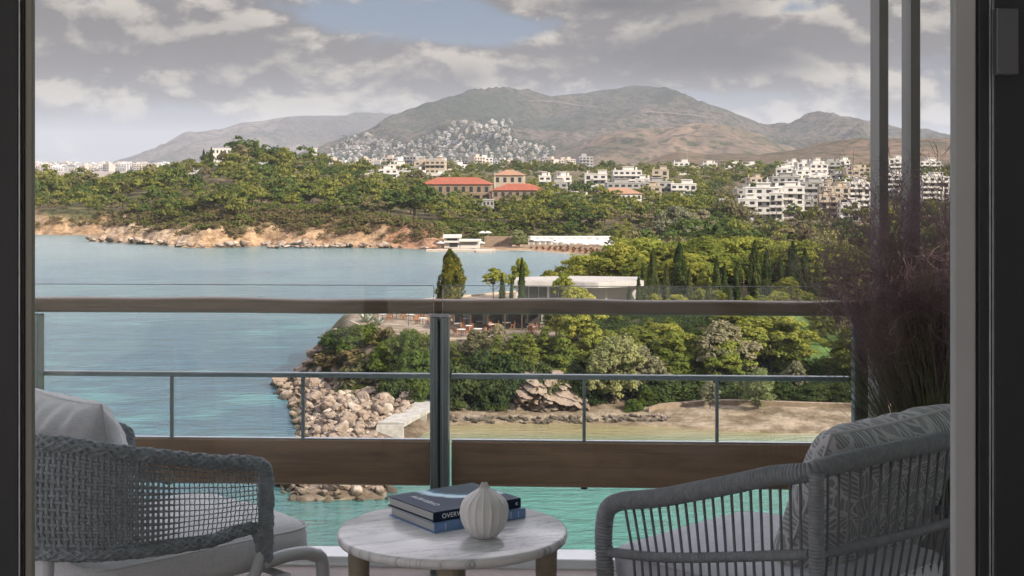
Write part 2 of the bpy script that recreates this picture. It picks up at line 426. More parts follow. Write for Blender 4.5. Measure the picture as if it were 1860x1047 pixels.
# ---------------------------------------------------------------- sea
wm = bpy.data.materials.new('sea water'); wm.use_nodes = True
t = NT(wm.node_tree); b = t.n['Principled BSDF']
gp = t.new('ShaderNodeNewGeometry').outputs['Position']; x, y, z = t.xyz(gp)
def near_pt(x0, y0, sx, sy):
    a = t.m('DIVIDE', t.m('SUBTRACT', x, x0), sx); b_ = t.m('DIVIDE', t.m('SUBTRACT', y, y0), sy)
    return t.m('POWER', 2.718, t.m('MULTIPLY', t.m('ADD', t.m('MULTIPLY', a, a), t.m('MULTIPLY', b_, b_)), -1))
big = t.noise(t.vm('MULTIPLY', gp, (.7, .5, 1)), .05, 4, .6); med = t.noise(t.vm('MULTIPLY', gp, (.55, 1., 1)), .16, 5, .6, .4)
c = t.mix(t.ramp(big, .38, .62), (.042, .100, .128), (.058, .125, .142))
c = t.mix(t.ramp(y, 320, 170, 0, .55), c, (.022, .085, .135)); c = t.mix(t.m('MULTIPLY', t.ramp(t.m('ADD', t.m('MULTIPLY', med, .5), t.m('MULTIPLY', big, .5)), .50, .60), t.ramp(y, 170, 280, .6, .1)), c, (.075, .225, .235))            # sand showing through
c = t.mix(t.m('MULTIPLY', t.ramp(med, .50, .30), t.ramp(y, 150, 300, .5, .1)), c, (.022, .075, .125))
c = t.mix(t.ramp(y, 330, 415, 0, .75), c, (.105, .165, .16))                                                       # shallow bay below the cliffs
c = t.mix(t.m('MULTIPLY', t.m('ADD', near_pt(-34, 405, 22, 26), t.m('ADD', near_pt(-75, 400, 18, 26), near_pt(-2, 375, 16, 26))), .6, clamp=True), c, (.05, .12, .115))
tq = t.m('MULTIPLY', t.ramp(y, 134, 124), t.ramp(t.m('ADD', x, t.m('MULTIPLY', t.m('SUBTRACT', med, .5), 9)), -24, -14))
c = t.mix(tq, c, t.mix(t.ramp(x, -14, -2), (.04, .12, .115), (.045, .17, .14)))                                  # turquoise over pale sand
weed = t.m('MULTIPLY', t.ramp(t.noise(t.vm('MULTIPLY', gp, (.8, 1.3, 1)), .35, 4, .6), .50, .64), t.m('MULTIPLY', t.ramp(x, -4, -11), t.ramp(y, 124, 112)))
c = t.mix(t.m('MULTIPLY', weed, .7), c, (.035, .10, .08))
shal = t.m('MULTIPLY', t.ramp(y, 117, 131), t.m('MULTIPLY', t.ramp(x, -12, -7), t.ramp(y, 200, 150)))
c = t.mix(shal, c, t.mix(t.ramp(y, 127, 135), (.115, .20, .13), (.23, .20, .105)))                                # ankle deep at the beach
t.put(b.inputs['Base Color'], c); b.inputs['IOR'].default_value = 1.33; b.inputs['Specular IOR Level'].default_value = .5
t.put(b.inputs['Roughness'], t.ramp(y, 100, 500, .10, .30, False))
wv = t.m('ADD', t.noise(t.vm('MULTIPLY', gp, (.55, 1.15, 1)), .9, 5, .62, .3), t.m('MULTIPLY', t.noise(t.vm('MULTIPLY', gp, (.4, 1., 1)), .23, 3, .5, .4), 1.6))
bn = t.new('ShaderNodeBump'); bn.inputs['Distance'].default_value = .55
t.put(bn.inputs['Strength'], t.m('MULTIPLY', t.ramp(y, 120, 480, 1.0, .34, False), t.ramp(shal, 0, 1, 1, .35)))
t.put(bn.inputs['Height'], wv); t.l.new(bn.outputs[0], b.inputs['Normal'])
tag(link('sea', mesh_np('sea', [(-13000, -40, 0), (13000, -40, 0), (13000, 13000, 0), (-13000, 13000, 0)], [(0, 1, 2, 3)], wm)), kind='structure')

# ---------------------------------------------------------------- mountains and hills: ridge line (px, py) at depth Yr, foot at Yf
def range_fn(ridge, Yf, Yr, zf, amp, seed, prof, back=.35):
    rx = np.array([q[0] for q in ridge], float); ry = np.array([q[1] for q in ridge], float)
    def fn(px, tt):
        px = np.asarray(px, float); tt = np.asarray(tt, float)
        zr = ZW(np.interp(px, rx, ry), Yr)
        Y = Yf + (Yr - Yf) * tt
        X = XW(px, Y)
        up = np.interp(tt, [q[0] for q in prof] + [1 + back], [q[1] for q in prof] + [.55])
        z = zf + (zr - zf) * up
        s = (Yr - Yf) / 3.2
        warp = fbm(X / s * .7, Y / s * .7, 3, seed + 50) * .9
        rid = 1 - 2 * np.abs(fbm(X / s + warp, Y / s * .55, 5, seed, .5))
        env = ss(tt, 0, .25) * (1 - ss(tt, .80, 1.0) * .86) * np.minimum(1, np.maximum(zr - zf, 0) / 90)
        z = z + amp * env * (rid - .55) + amp * .25 * env * fbm(X / s * 5, Y / s * 5, 4, seed + 9)
        return X, Y, z
    return fn
def build_range(name, fn, px0, px1, nx, nt, mat, back=.35):
    PX, TT = np.meshgrid(np.linspace(px0, px1, nx), np.linspace(0, 1 + back, nt))
    X, Y, Z = fn(PX, TT)
    ii = np.arange(nx * nt).reshape(nt, nx)
    f = np.stack([ii[:-1, :-1], ii[:-1, 1:], ii[1:, 1:], ii[1:, :-1]], -1).reshape(-1, 4)
    return tag(link(name, mesh_np(name, np.stack([X, Y, Z], -1).reshape(-1, 3), f, mat, smooth=True)), kind='structure')
def hillmat(name, c1, c2, c3, sc, dots, dotlo=.56):
    m = bpy.data.materials.new(name); m.use_nodes = True
    t = NT(m.node_tree); b = t.n['Principled BSDF']; b.inputs['Roughness'].default_value = 1; b.inputs['Specular IOR Level'].default_value = .05
    gp = t.new('ShaderNodeNewGeometry').outputs['Position']
    a = t.noise(t.vm('MULTIPLY', gp, (1, .45, 1.5)), sc, 6, .62, .6); d = t.noise(gp, dots, 5, .7)
    c = t.mix(t.ramp(a, .38, .60), c1, c2)
    c = t.mix(t.ramp(t.noise(gp, sc * .5, 4, .55), .45, .62, 0, .9), c, c3)  # dark patches: scrub, and on the main mountain cloud shadow put into the colour
    c = t.mix(t.ramp(d, dotlo - .05, dotlo + .07, 0, .75), c, tuple(q * .30 + z for q, z in zip(c3, (.0, .012, .0))))
    t.put(b.inputs['Base Color'], c)
    bn = t.new('ShaderNodeBump'); bn.inputs['Strength'].default_value = 1; bn.inputs['Distance'].default_value = .35 / sc * .1
    t.put(bn.inputs['Height'], d); t.l.new(bn.outputs[0], b.inputs['Normal'])
    return m
P1 = [(0, 0), (.2, .12), (.45, .36), (.7, .68), (.88, .92), (1, 1)]
MAIN = [(380, 306), (480, 296), (560, 274), (620, 252), (660, 238), (690, 224), (720, 212), (760, 198), (800, 185), (850, 174), (900, 168), (925, 168), (935, 173), (955, 172), (1000, 176), (1040, 172), (1080, 166), (1120, 160), (1150, 158), (1180, 160),
        (1220, 170), (1270, 182), (1320, 197), (1360, 213), (1395, 229), (1440, 226), (1470, 217), (1500, 214), (1560, 218), (1600, 226), (1640, 238), (1720, 252), (1900, 262), (2300, 290), (2700, 306)]
main_fn = range_fn(MAIN, 3000, 5200, 14, 95, 5, P1)
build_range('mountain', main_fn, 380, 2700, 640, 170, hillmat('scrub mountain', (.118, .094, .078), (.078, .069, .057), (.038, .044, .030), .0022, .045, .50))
LEFT = [(-900, 306), (-200, 306), (60, 305), (150, 303), (200, 298), (260, 280), (300, 265), (340, 250), (400, 236), (440, 222), (500, 213), (560, 210), (620, 210), (690, 212), (760, 218), (900, 240), (1100, 280), (1250, 306)]
left_fn = range_fn(LEFT, 6000, 8000, 16, 75, 15, [(0, 0), (.25, .2), (.5, .5), (.8, .87), (1, 1)])
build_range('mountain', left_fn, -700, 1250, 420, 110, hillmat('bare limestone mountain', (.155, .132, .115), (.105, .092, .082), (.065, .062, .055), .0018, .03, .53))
FOOT = [(930, 306), (980, 292), (1010, 276), (1060, 258), (1120, 246), (1200, 240), (1270, 234), (1320, 236), (1380, 250), (1430, 268), (1500, 290), (1560, 306)]
foot_fn = range_fn(FOOT, 2300, 3300, 18, 34, 25, [(0, 0), (.2, .22), (.5, .6), (.8, .92), (1, 1)])
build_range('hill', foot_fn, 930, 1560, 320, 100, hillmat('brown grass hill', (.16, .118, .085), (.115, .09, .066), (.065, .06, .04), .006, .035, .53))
NEARH = [(1100, 304), (1160, 300), (1200, 284), (1235, 274), (1280, 280), (1330, 279), (1380, 281), (1440, 272), (1500, 258), (1560, 252), (1620, 251), (1680, 251), (1740, 250), (1800, 248), (2000, 240), (2300, 262), (2700, 304)]
near_fn = range_fn(NEARH, 1300, 1850, 22, 12, 35, [(0, 0), (.2, .2), (.5, .56), (.8, .9), (1, 1)])
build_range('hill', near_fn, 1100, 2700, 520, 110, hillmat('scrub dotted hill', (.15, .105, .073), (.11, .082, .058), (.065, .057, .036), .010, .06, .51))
# low rise behind the school
def on_range(fn, px, py, n=400):
    tt = np.linspace(.02, 1, n); X, Y, Z = fn(np.full(n, px), tt)
    pj = CY - (Z - EYE) / Y * F
    k = np.where(pj <= py)[0]
    if not len(k): return None
    return np.array((X[k[0]], Y[k[0]], Z[k[0]]))

def trail(name, pts, fn, wid, col_):
    mb = MB(); L = [on_range(fn, px, py) for px, py in pts]; L = [q for q in L if q is not None]; p_ = smooth_path(L, 80)
    mb.grid([[q + np.array((0, -wid, 3.5)), q + np.array((0, wid * .2, 4.5 + wid * .35))] for q in p_]); tag(mb.build(name, pmat('pale dirt', col_, .95)), kind='structure')
trail('road', [(960, 186), (1010, 190), (1060, 195), (1110, 199), (1160, 205), (1210, 209), (1260, 213), (1310, 219)], main_fn, 3.5, (.115, .097, .083))
trail('path', [(1062, 264), (1066, 270), (1072, 277), (1082, 285), (1090, 292)], foot_fn, 2.5, (.22, .165, .125))
# ---------------------------------------------------------------- haze: one box of even thin air round everything
hm = bpy.data.materials.new('thin air'); hm.use_nodes = True
t = NT(hm.node_tree)
for n in list(t.n): t.n.remove(n)
pv = t.new('ShaderNodeVolumePrincipled'); pv.inputs['Color'].default_value = (.80, .88, 1, 1); pv.inputs['Density'].default_value = 5.2e-5
pv.inputs['Anisotropy'].default_value = 0.0
o = t.new('ShaderNodeOutputMaterial'); t.l.new(pv.outputs[0], o.inputs['Volume'])
mb = MB(); mb.box(-17600, 17600, -60, 13400, -4, 335)
tag(mb.build('haze', hm), kind='stuff')
# ---------------------------------------------------------------- foliage
BARK = pmat('bark', (.14, .10, .075), .9, var=.5, vscale=6)
PALEBARK = pmat('pale dry twigs', (.36, .32, .27), .9, var=.3)
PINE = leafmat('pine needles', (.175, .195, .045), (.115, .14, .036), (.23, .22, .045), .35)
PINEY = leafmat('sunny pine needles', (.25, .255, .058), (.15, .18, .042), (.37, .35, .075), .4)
FARPINE = leafmat('distant pine needles', (.142, .158, .042), (.064, .085, .028), (.165, .162, .046), .13, .22)
CYPL = leafmat('cypress scales', (.058, .080, .030), (.034, .052, .022), (.14, .15, .04), .5, .2)
CYPY = leafmat('yellowed cypress scales', (.10, .105, .022), (.045, .06, .02), (.27, .215, .03), .55, .2)
TAMA = leafmat('tamarisk sprays', (.255, .265, .125), (.18, .20, .095), (.36, .33, .19), .4, .3)
OLIVE = leafmat('grey green foliage', (.24, .225, .15), (.165, .16, .105), (.36, .32, .24), .4, .25)
DARKB = leafmat('dark ivy leaves', (.050, .070, .027), (.035, .052, .022), (.085, .105, .03), .6, .2)
GREENB = leafmat('green bush leaves', (.105, .135, .035), (.07, .10, .03), (.16, .175, .04), .6, .3)
SCRUB = leafmat('dry scrub', (.14, .115, .06), (.09, .085, .042), (.19, .15, .09), .5, .2)
AGAVE = pmat('agave leaves', (.33, .37, .29), .6, var=.3)

def unit(v): return v / (np.linalg.norm(v, axis=-1, keepdims=True) + 1e-9)
def leaf_quads(c, nrm, size, rng, asp=.6, jit=.8, updir=None):
    n = len(c); nv = unit(nrm + jit * rng.normal(size=(n, 3)))
    a = rng.normal(size=(n, 3)) if updir is None else updir + .45 * rng.normal(size=(n, 3))
    a = unit(a - nv * (a * nv).sum(1, keepdims=True)); b = np.cross(nv, a)
    s = size * rng.uniform(.6, 1.25, (n, 1)); a = a * s; b = b * s * asp
    v = np.stack([c - a, c + b * .9 - a * .1, c + a, c - b * .9 + a * .1], 1).reshape(-1, 3)
    return v, np.arange(4 * n).reshape(n, 4)
def clumps(cc, rr, per, size, rng, flat=.7, asp=.65, jit=.42, droop=False):
    C = np.repeat(cc, per, 0); Rr = np.repeat(rr, per)
    d = unit(rng.normal(size=(len(C), 3))); d[:, 2] = np.where(d[:, 2] < -.2, -d[:, 2] * .6, d[:, 2])
    r = rng.uniform(.25, 1, len(C)) ** .5
    off = d * (Rr * r)[:, None]; off[:, 2] *= flat
    u = None
    if droop: u = np.tile(np.array([[0, 0, 1.]]), (len(C), 1)); 
    return leaf_quads(C + off, d + np.array([0, 0, .35]), size, rng, asp, jit, u)

def trunk_limbs(H_, targets, rng, r0, lean=0., k=None, tr=.75):
    mb = MB(); n = 7; z = np.linspace(-.6, H_ * tr, n)
    wv = np.cumsum(rng.normal(0, .035 * H_ * .3, (n, 2)), 0); wv[:2] = 0
    path = np.column_stack([wv[:, 0] + lean * z / H_, wv[:, 1], z])
    mb.tube(path, np.linspace(r0, r0 * .35, n), 7)
    tg = targets if k is None else targets[rng.choice(len(targets), min(k, len(targets)), False)]
    for q in tg:
        i = int(np.clip(np.searchsorted(z, q[2] * .62), 1, n - 1)); p0 = path[i]
        mid = (p0 + q) / 2 + np.array([0, 0, -.06 * np.linalg.norm(q - p0)])
        mb.tube([p0, mid, q], [r0 * .38, r0 * .25, r0 * .08], 5, cap=False)
    return mb
def pine_parts(seed, H_, Rc, nc, per, size, low=.32, top='dome', flat=.55, cr=(.2, .34)):
    rng = np.random.default_rng(seed); cc = []
    for i in range(nc):
        a = rng.uniform(0, 2 * math.pi); rho = rng.uniform(0, 1) ** .55
        lim = 1 - .45 * rho ** 2 if top == 'dome' else 1 - .85 * rho
        zz = rng.uniform(*sorted((low + .25 * rho * (top == 'dome'), lim))) if rng.random() < .55 else lim * rng.uniform(.9, 1.0)
        lob = 1 + .28 * math.sin(3 * a + seed) + .12 * math.sin(5 * a + 2 * seed)
        cc.append((Rc * rho * lob * math.cos(a), Rc * rho * lob * math.sin(a), H_ * max(zz, low) * (1 - .06)))
    cc = np.array(cc); rr = Rc * rng.uniform(cr[0], cr[1], nc)
    v, f = clumps(cc, rr, per, size, rng, flat)
    return v, f, cc, rng
def tree_thing(proto_parts, label, cat, name, group=None):
    t_ = thing(name, label, cat, group=group)
    (tmesh, cmesh) = proto_parts
    kid(t_, link('trunk', tmesh, t_)); kid(t_, link('crown', cmesh, t_))
    return t_
LIB = {}
def pine_lib(key, n, mats, **kw):
    for i in range(n):
        v, f, cc, rng = pine_parts(kw.get('seed', 0) + i * 7 + 1, kw['H'], kw['R'] * (1 + .12 * (i % 3 - 1)), kw['nc'], kw['per'], kw['size'], kw.get('low', .32), kw.get('top', 'dome'), kw.get('flat', .78), kw.get('cr', (.2, .34)))
        tm = trunk_limbs(kw['H'], cc, rng, kw.get('tr', .17), lean=rng.uniform(-.8, .8), k=kw.get('limbs', 26)).mesh('trunk', kw.get('bark', BARK), True)
        LIB[key, i] = (tm, mesh_np('crown', v, f, mats[i % len(mats)]))
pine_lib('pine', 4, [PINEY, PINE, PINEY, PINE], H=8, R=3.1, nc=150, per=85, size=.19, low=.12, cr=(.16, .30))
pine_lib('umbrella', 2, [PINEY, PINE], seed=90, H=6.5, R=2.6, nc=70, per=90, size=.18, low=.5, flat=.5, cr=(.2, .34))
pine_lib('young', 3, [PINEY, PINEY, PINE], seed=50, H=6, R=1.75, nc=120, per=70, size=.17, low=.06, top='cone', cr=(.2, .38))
pine_lib('tamarisk', 2, [TAMA, TAMA], seed=70, H=6.5, R=2.5, nc=110, per=120, size=.15, low=.03, flat=1.25, cr=(.11, .36))
pine_lib('olive', 2, [OLIVE, OLIVE], seed=80, H=5, R=2.0, nc=110, per=85, size=.14, low=.1, flat=.9, cr=(.18, .32))
def bush_lib(key, n, mat, H_, R_, nc, per, size, seed):
    for i in range(n):
        rng = np.random.default_rng(seed + i)
        a = rng.uniform(0, 2 * math.pi, nc); ph = np.arccos(rng.uniform(0, 1, nc)); q = rng.uniform(.55, .9, nc)
        cc = np.column_stack([R_ * q * np.sin(ph) * np.cos(a), R_ * q * np.sin(ph) * np.sin(a), H_ * q * np.cos(ph) * .95])
        v, f = clumps(cc, R_ * rng.uniform(.2, .38, nc), per, size, rng, .85)
        mb = MB()
        for k in range(5): mb.tube([(0, 0, -.4), cc[k] * .5, cc[k] * .95], [.06, .045, .015], 5, cap=False)
        LIB[key, i] = (mb.mesh('stems', BARK), mesh_np('foliage', v, f, mat))
bush_lib('dark', 2, DARKB, 2.2, 1.9, 60, 90, .12, 300)
bush_lib('green', 2, GREENB, 2.0, 1.7, 60, 90, .11, 320)
bush_lib('scrub', 2, SCRUB, 1.4, 1.2, 34, 60, .12, 340)
def cyp_lib(key, n, mat, H_, R_, cnt, size, seed, pf=(.55, .85, 1, .78, .42, .04), am=.85):
    for i in range(n):
        rng = np.random.default_rng(seed + i)
        zt = rng.uniform(0, 1, cnt) ** 1.05; a = rng.uniform(0, 2 * math.pi, cnt)
        prof = np.interp(zt, [0, .08, .3, .6, .85, 1], pf)
        rid = 1 - am * .73 + am * vnoise(a * 2.2 + seed, zt * (8 if am < 1 else 5.5) + i * 3.1, seed) + .16 * vnoise(a * 9, zt * 18, seed + 4)
        r = R_ * prof * rid * rng.uniform(.5, 1, cnt) ** .45
        c = np.column_stack([r * np.cos(a), r * np.sin(a), zt * H_ + .1])
        nr_ = np.column_stack([np.cos(a), np.sin(a), np.full(cnt, .25)])
        v, f = leaf_quads(c, nr_, size, rng, .45, .55, np.tile(np.array([[0, 0, 1.]]), (cnt, 1)) + .35 * nr_)
        mb = MB(); mb.tube([(0, 0, -.5), (0, 0, H_ * .5), (0, 0, H_ * .92)], [.13, .08, .02], 6)
        LIB[key, i] = (mb.mesh('trunk', BARK), mesh_np('crown', v, f, mat))
cyp_lib('cypress', 3, CYPL, 9, .85, 6500, .15, 400)
cyp_lib('fatcypress', 1, CYPY, 8.3, 1.75, 11000, .19, 430, [.62, .95, 1, .84, .5, .05], 1.1)

def put_tree(key, var, px, Y, top_py, label, cat, name, width=1., rz=None, group=None, zb=None, H0=None):
    """stand one on the ground at (px, Y), as tall as its top in the photograph asks"""
    Hl = {'pine': 8, 'umbrella': 6.5, 'young': 6, 'tamarisk': 6.5, 'olive': 5, 'dark': 2.4, 'green': 2.2, 'scrub': 1.5, 'cypress': 9, 'fatcypress': 8.3}[key]
    x, y, z = G(px, Y)
    if zb is not None: z = zb
    elif Y < 215 and key not in ('cypress', 'fatcypress'):
        while ZW(top_py, Y) - z < 2.0 and Y > 147: Y -= 2.5; x, y, z = G(px, Y)
    h = ZW(top_py, Y) - z
    s = h / Hl
    r = random.Random(int(px * 7 + Y)); 
    tm, cm = LIB[key, var]
    t_ = thing(name, label, cat, (x, y, z), r.uniform(0, 6.28) if rz is None else rz, group)
    sw = s * width
    t_.scale = (sw, sw, s)
    kn = ('stems', 'foliage') if key in ('dark', 'green', 'scrub') else ('trunk', 'crown')
    kid(t_, link(kn[0], tm, t_)); kid(t_, link(kn[1], cm, t_))
    return t_
# ---------------------------------------------------------------- trees and bushes of the near promontory (px, distance, top py)
put_tree('fatcypress', 0, 817, 178, 455, 'broad yellowed cypress standing alone against the bay above the handrail', 'cypress tree', 'cypress_tree', 1.08)
put_tree('cypress', 0, 948, 168, 470, 'slim dark cypress in front of the white restaurant, tallest of the three there', 'cypress tree', 'cypress_tree', .80)
put_tree('cypress', 1, 912, 172, 498, 'slim cypress at the left end of the white restaurant beside the umbrella pine', 'cypress tree', 'cypress_tree', .95)
put_tree('cypress', 2, 929, 174, 507, 'shortest thin cypress between two taller ones by the white restaurant', 'cypress tree', 'cypress_tree', .7)
put_tree('umbrella', 0, 897, 196, 482, 'small umbrella pine with flat pads left of the white restaurant', 'pine tree', 'pine_tree', .9)
put_tree('pine', 0, 944, 200, 466, 'yellow green pine rising behind the left end of the white restaurant roof', 'pine tree', 'pine_tree', .62)
put_tree('umbrella', 1, 998, 222, 483, 'little round pine peeping over the middle of the white roof', 'pine tree', 'pine_tree', .6)
put_tree('pine', 2, 1062, 232, 456, 'spreading yellow green pine behind the right part of the white roof', 'pine tree', 'pine_tree', 1.05)
put_tree('umbrella', 1, 1110, 236, 472, 'olive coloured pine between the white roof and the tall grove', 'pine tree', 'pine_tree', .9)
W_ = [('cypress', 1168, 186, 478, .55), ('cypress', 1186, 196, 452, .7), ('cypress', 1210, 190, 480, .6), ('cypress', 1234, 200, 442, .85), ('cypress', 1252, 192, 486, .55), ('cypress', 1302, 193, 466, .6), ('cypress', 1316, 199, 478, .6),
      ('cypress', 1338, 194, 480, .6), ('cypress', 1371, 202, 438, .75), ('cypress', 1392, 196, 452, .6), ('cypress', 1418, 204, 470, .7), ('cypress', 1440, 200, 440, .9), ('cypress', 1462, 203, 452, .8), ('cypress', 1160, 178, 500, .5), ('cypress', 1286, 186, 500, .5), ('cypress', 1484, 200, 470, .7), ('cypress', 1142, 182, 520, .5), ('cypress', 1325, 182, 520, .5)]
names = ['first', 'second', 'third', 'fourth', 'fifth', 'sixth', 'seventh', 'eighth', 'ninth', 'tenth', 'eleventh', 'twelfth', 'thirteenth', 'fourteenth', 'fifteenth', 'sixteenth', 'seventeenth', 'eighteenth', 'nineteenth', 'twentieth']
for k, (key, px, Y, tp, wd) in enumerate(sorted(W_, key=lambda q: q[1])):
    put_tree(key, k % 3, px, Y, tp, f'dark columnar cypress in the grove right of the restaurant, {names[k]} from the left', 'cypress tree', 'cypress_tree', wd * 1.9, group='cypresses in the grove')
GP = [(1128, 226, 436, 1.), (1160, 238, 424, 1.1), (1205, 232, 440, .9), (1245, 240, 432, 1.0), (1275, 226, 424, 1.1), (1310, 234, 428, 1.2), (1345, 240, 424, 1.0), (1385, 236, 428, 1.1), (1425, 242, 432, 1.1), (1465, 238, 432, 1.), (1500, 230, 452, 1.1), (1540, 236, 455, 1.2), (1590, 232, 470, 1.2),
      (1150, 212, 462, .8), (1272, 206, 474, .9), (1285, 196, 478, .7), (1220, 216, 468, .9), (1350, 214, 462, 1.), (1400, 218, 472, .9), (1450, 212, 500, .9), (1500, 208, 490, 1.0), (1555, 205, 520, 1.1), (1620, 210, 520, 1.3)]
for k, (px, Y, tp, wd) in enumerate(sorted(GP)):
    put_tree('pine', k % 4, px, Y, tp, f'tall pine of the back grove right of the restaurant, {names[k] if k < 20 else ["twenty first", "twenty second", "twenty third"][k - 20]} crown from the left', 'pine tree', 'pine_tree', wd * 1.15, group='pines in the back grove')
# in front of the grove
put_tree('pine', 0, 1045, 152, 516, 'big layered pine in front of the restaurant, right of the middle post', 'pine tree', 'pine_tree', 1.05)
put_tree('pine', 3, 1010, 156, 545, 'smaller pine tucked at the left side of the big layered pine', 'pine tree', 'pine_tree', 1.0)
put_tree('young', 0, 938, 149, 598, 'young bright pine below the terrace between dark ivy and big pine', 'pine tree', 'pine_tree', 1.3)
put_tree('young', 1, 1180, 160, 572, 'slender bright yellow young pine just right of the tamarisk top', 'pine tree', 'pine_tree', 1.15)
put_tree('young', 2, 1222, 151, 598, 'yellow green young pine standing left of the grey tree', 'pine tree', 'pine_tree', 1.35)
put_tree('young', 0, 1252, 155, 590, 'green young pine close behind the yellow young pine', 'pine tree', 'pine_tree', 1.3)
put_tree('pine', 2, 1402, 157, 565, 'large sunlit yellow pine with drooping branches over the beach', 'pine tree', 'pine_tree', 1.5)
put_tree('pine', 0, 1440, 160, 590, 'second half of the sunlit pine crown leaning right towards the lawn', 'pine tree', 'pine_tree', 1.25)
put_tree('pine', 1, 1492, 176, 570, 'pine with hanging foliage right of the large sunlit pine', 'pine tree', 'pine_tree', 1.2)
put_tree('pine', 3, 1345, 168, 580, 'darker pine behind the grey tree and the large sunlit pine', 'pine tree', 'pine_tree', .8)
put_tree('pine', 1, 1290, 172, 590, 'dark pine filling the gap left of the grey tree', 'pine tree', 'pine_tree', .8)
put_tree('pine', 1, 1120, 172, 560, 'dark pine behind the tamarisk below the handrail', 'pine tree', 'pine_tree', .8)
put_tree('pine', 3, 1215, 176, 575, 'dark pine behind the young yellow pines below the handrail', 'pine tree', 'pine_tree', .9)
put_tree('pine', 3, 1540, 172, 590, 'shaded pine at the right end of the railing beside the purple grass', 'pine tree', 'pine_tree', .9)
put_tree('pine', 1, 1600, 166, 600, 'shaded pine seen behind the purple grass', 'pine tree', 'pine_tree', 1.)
put_tree('tamarisk', 0, 1118, 145.5, 606, 'big feathery grey green tamarisk hanging over the beach edge', 'tamarisk', 'tamarisk_tree', 1.0)
put_tree('tamarisk', 1, 1075, 147, 668, 'low yellowish part of tamarisk at the right edge of the rock face', 'tamarisk', 'tamarisk_tree', 1.1)
put_tree('olive', 0, 1312, 152, 580, 'pale grey tree with dry foliage left of the large sunlit pine', 'grey tree', 'olive_tree', 1.15)
put_tree('olive', 1, 1160, 148, 628, 'leafless looking pale grey tree at the right side of the big tamarisk', 'grey tree', 'olive_tree', 1.1)
put_tree('olive', 0, 1290, 142.5, 690, 'small silvery bush hanging over the stone kerb behind the sand', 'bush', 'olive_tree', .8)
put_tree('tamarisk', 1, 1376, 142, 668, 'small feathery tamarisk hanging over the sand under the sunlit pine', 'tamarisk', 'tamarisk_tree', 1.0)
put_tree('olive', 1, 1445, 150, 655, 'small dull grey green tree under the right side of the sunlit pine', 'grey tree', 'olive_tree', .8)
for (px, Y, tp, wd, lb) in ((962, 148, 604, 1.1, 'small pine between the young bright pine and the big layered pine'), (992, 149.5, 590, 1.15, 'green pine leaning out above the rock face'), (1022, 148, 598, 1.1, 'pine just above the right end of the rock face'), (1072, 150, 566, 1.1, 'pine directly behind the left edge of the tamarisk'), (905, 150, 606, 1.0, 'small pine rising from the dark ivy below the terrace')):
    put_tree('young', int(px) % 3, px, Y, tp, lb, 'pine tree', 'pine_tree', wd)
for (px, Y, tp, wd, lb) in ((925, 148.5, 632, .8, 'dark bush under the small pines left of the rock face top'), (955, 146.8, 652, .8, 'dark bush spilling over the left shoulder of the rock face'), (1002, 148, 645, .8, 'dark bush spilling over the crest of the rock face'), (1060, 146, 672, .8, 'dark bush low behind the tamarisk')):
    put_tree('dark', int(px) % 2, px, Y, tp, lb, 'bush', 'dark_bush', wd)
# filling trees of the grove, alike and countless to the eye
rgv = random.Random(17)
for (pa, pb, ya, yb, ta, tb, n, lb, grp) in ((1125, 1660, 204, 246, 434, 476, 26, 'pine standing deep in the dense grove right of the restaurant', 'pines deep in the grove'), (1175, 1660, 184, 203, 500, 560, 22, 'lower pine among the cypress trunks of the grove', 'lower pines among the cypresses'), (1090, 1650, 149, 164, 572, 650, 30, 'dark green pine in the thicket below the handrail behind the sand', 'pines in the thicket behind the sand')):
    for i in range(n):
        px = pa + (pb - pa) * (i + rgv.uniform(.1, .9)) / n; Y = rgv.uniform(ya, yb); tp = rgv.uniform(ta, tb)
        if sdist(np.array([XW(px, Y)]), np.array([Y]), LAWN)[0] > -1: continue
        if ta > 560 and (1330 < px < 1560 and Y < 161 or 1170 < px < 1265 and Y < 157): continue
        put_tree('pine', i % 4, px, Y, tp, lb, 'pine tree', 'pine_tree', rgv.uniform(1.0, 1.7), group=grp)
# bushes
put_tree('dark', 0, 868, 147, 618, 'big mass of dark ivy right of the middle post below the terrace', 'bush', 'dark_bush', .66)
put_tree('dark', 1, 838, 144.8, 650, 'dark ivy bush next to the middle post above the sand', 'bush', 'dark_bush', .8)
put_tree('dark', 1, 900, 144.2, 662, 'dark ivy hanging low left of the rock face', 'bush', 'dark_bush', .75)
put_tree('dark', 0, 978, 148.5, 640, 'dark bush on top of the rock face', 'bush', 'dark_bush', .8)
put_tree('dark', 1, 1035, 147.5, 640, 'dark bush between rock face and tamarisk', 'bush', 'dark_bush', .75)
put_tree('dark', 1, 920, 143.5, 742, 'low dark creeping hedge along the sand below the rock face', 'hedge', 'low_hedge', 2.6)
put_tree('dark', 0, 1205, 147, 668, 'dark thicket right of the tamarisk behind the sand', 'bush', 'dark_bush', 1.2)
put_tree('dark', 1, 1250, 148, 672, 'dark thicket under the young yellow pines', 'bush', 'dark_bush', 1.2)
put_tree('dark', 0, 1330, 148, 676, 'dark thicket under the pale grey tree', 'bush', 'dark_bush', 1.2)
put_tree('dark', 1, 1420, 147, 685, 'dark thicket left of the lawn under the sunlit pine', 'bush', 'dark_bush', 1.1)
put_tree('dark', 0, 1480, 146.5, 692, 'dark thicket in front of the lawn', 'bush', 'dark_bush', 1.5)
put_tree('dark', 1, 1535, 146, 690, 'dark thicket at the right end of the railing', 'bush', 'dark_bush', 1.4)
put_tree('dark', 0, 1590, 146, 690, 'dark thicket behind the purple grass', 'bush', 'dark_bush', 1.5)
put_tree('green', 0, 1150, 143, 722, 'low bright green shrub at the foot of the tamarisk', 'bush', 'green_bush', 1.1)
put_tree('green', 1, 1180, 145, 700, 'leafy green shrub behind the low bright shrub', 'bush', 'green_bush', .9)
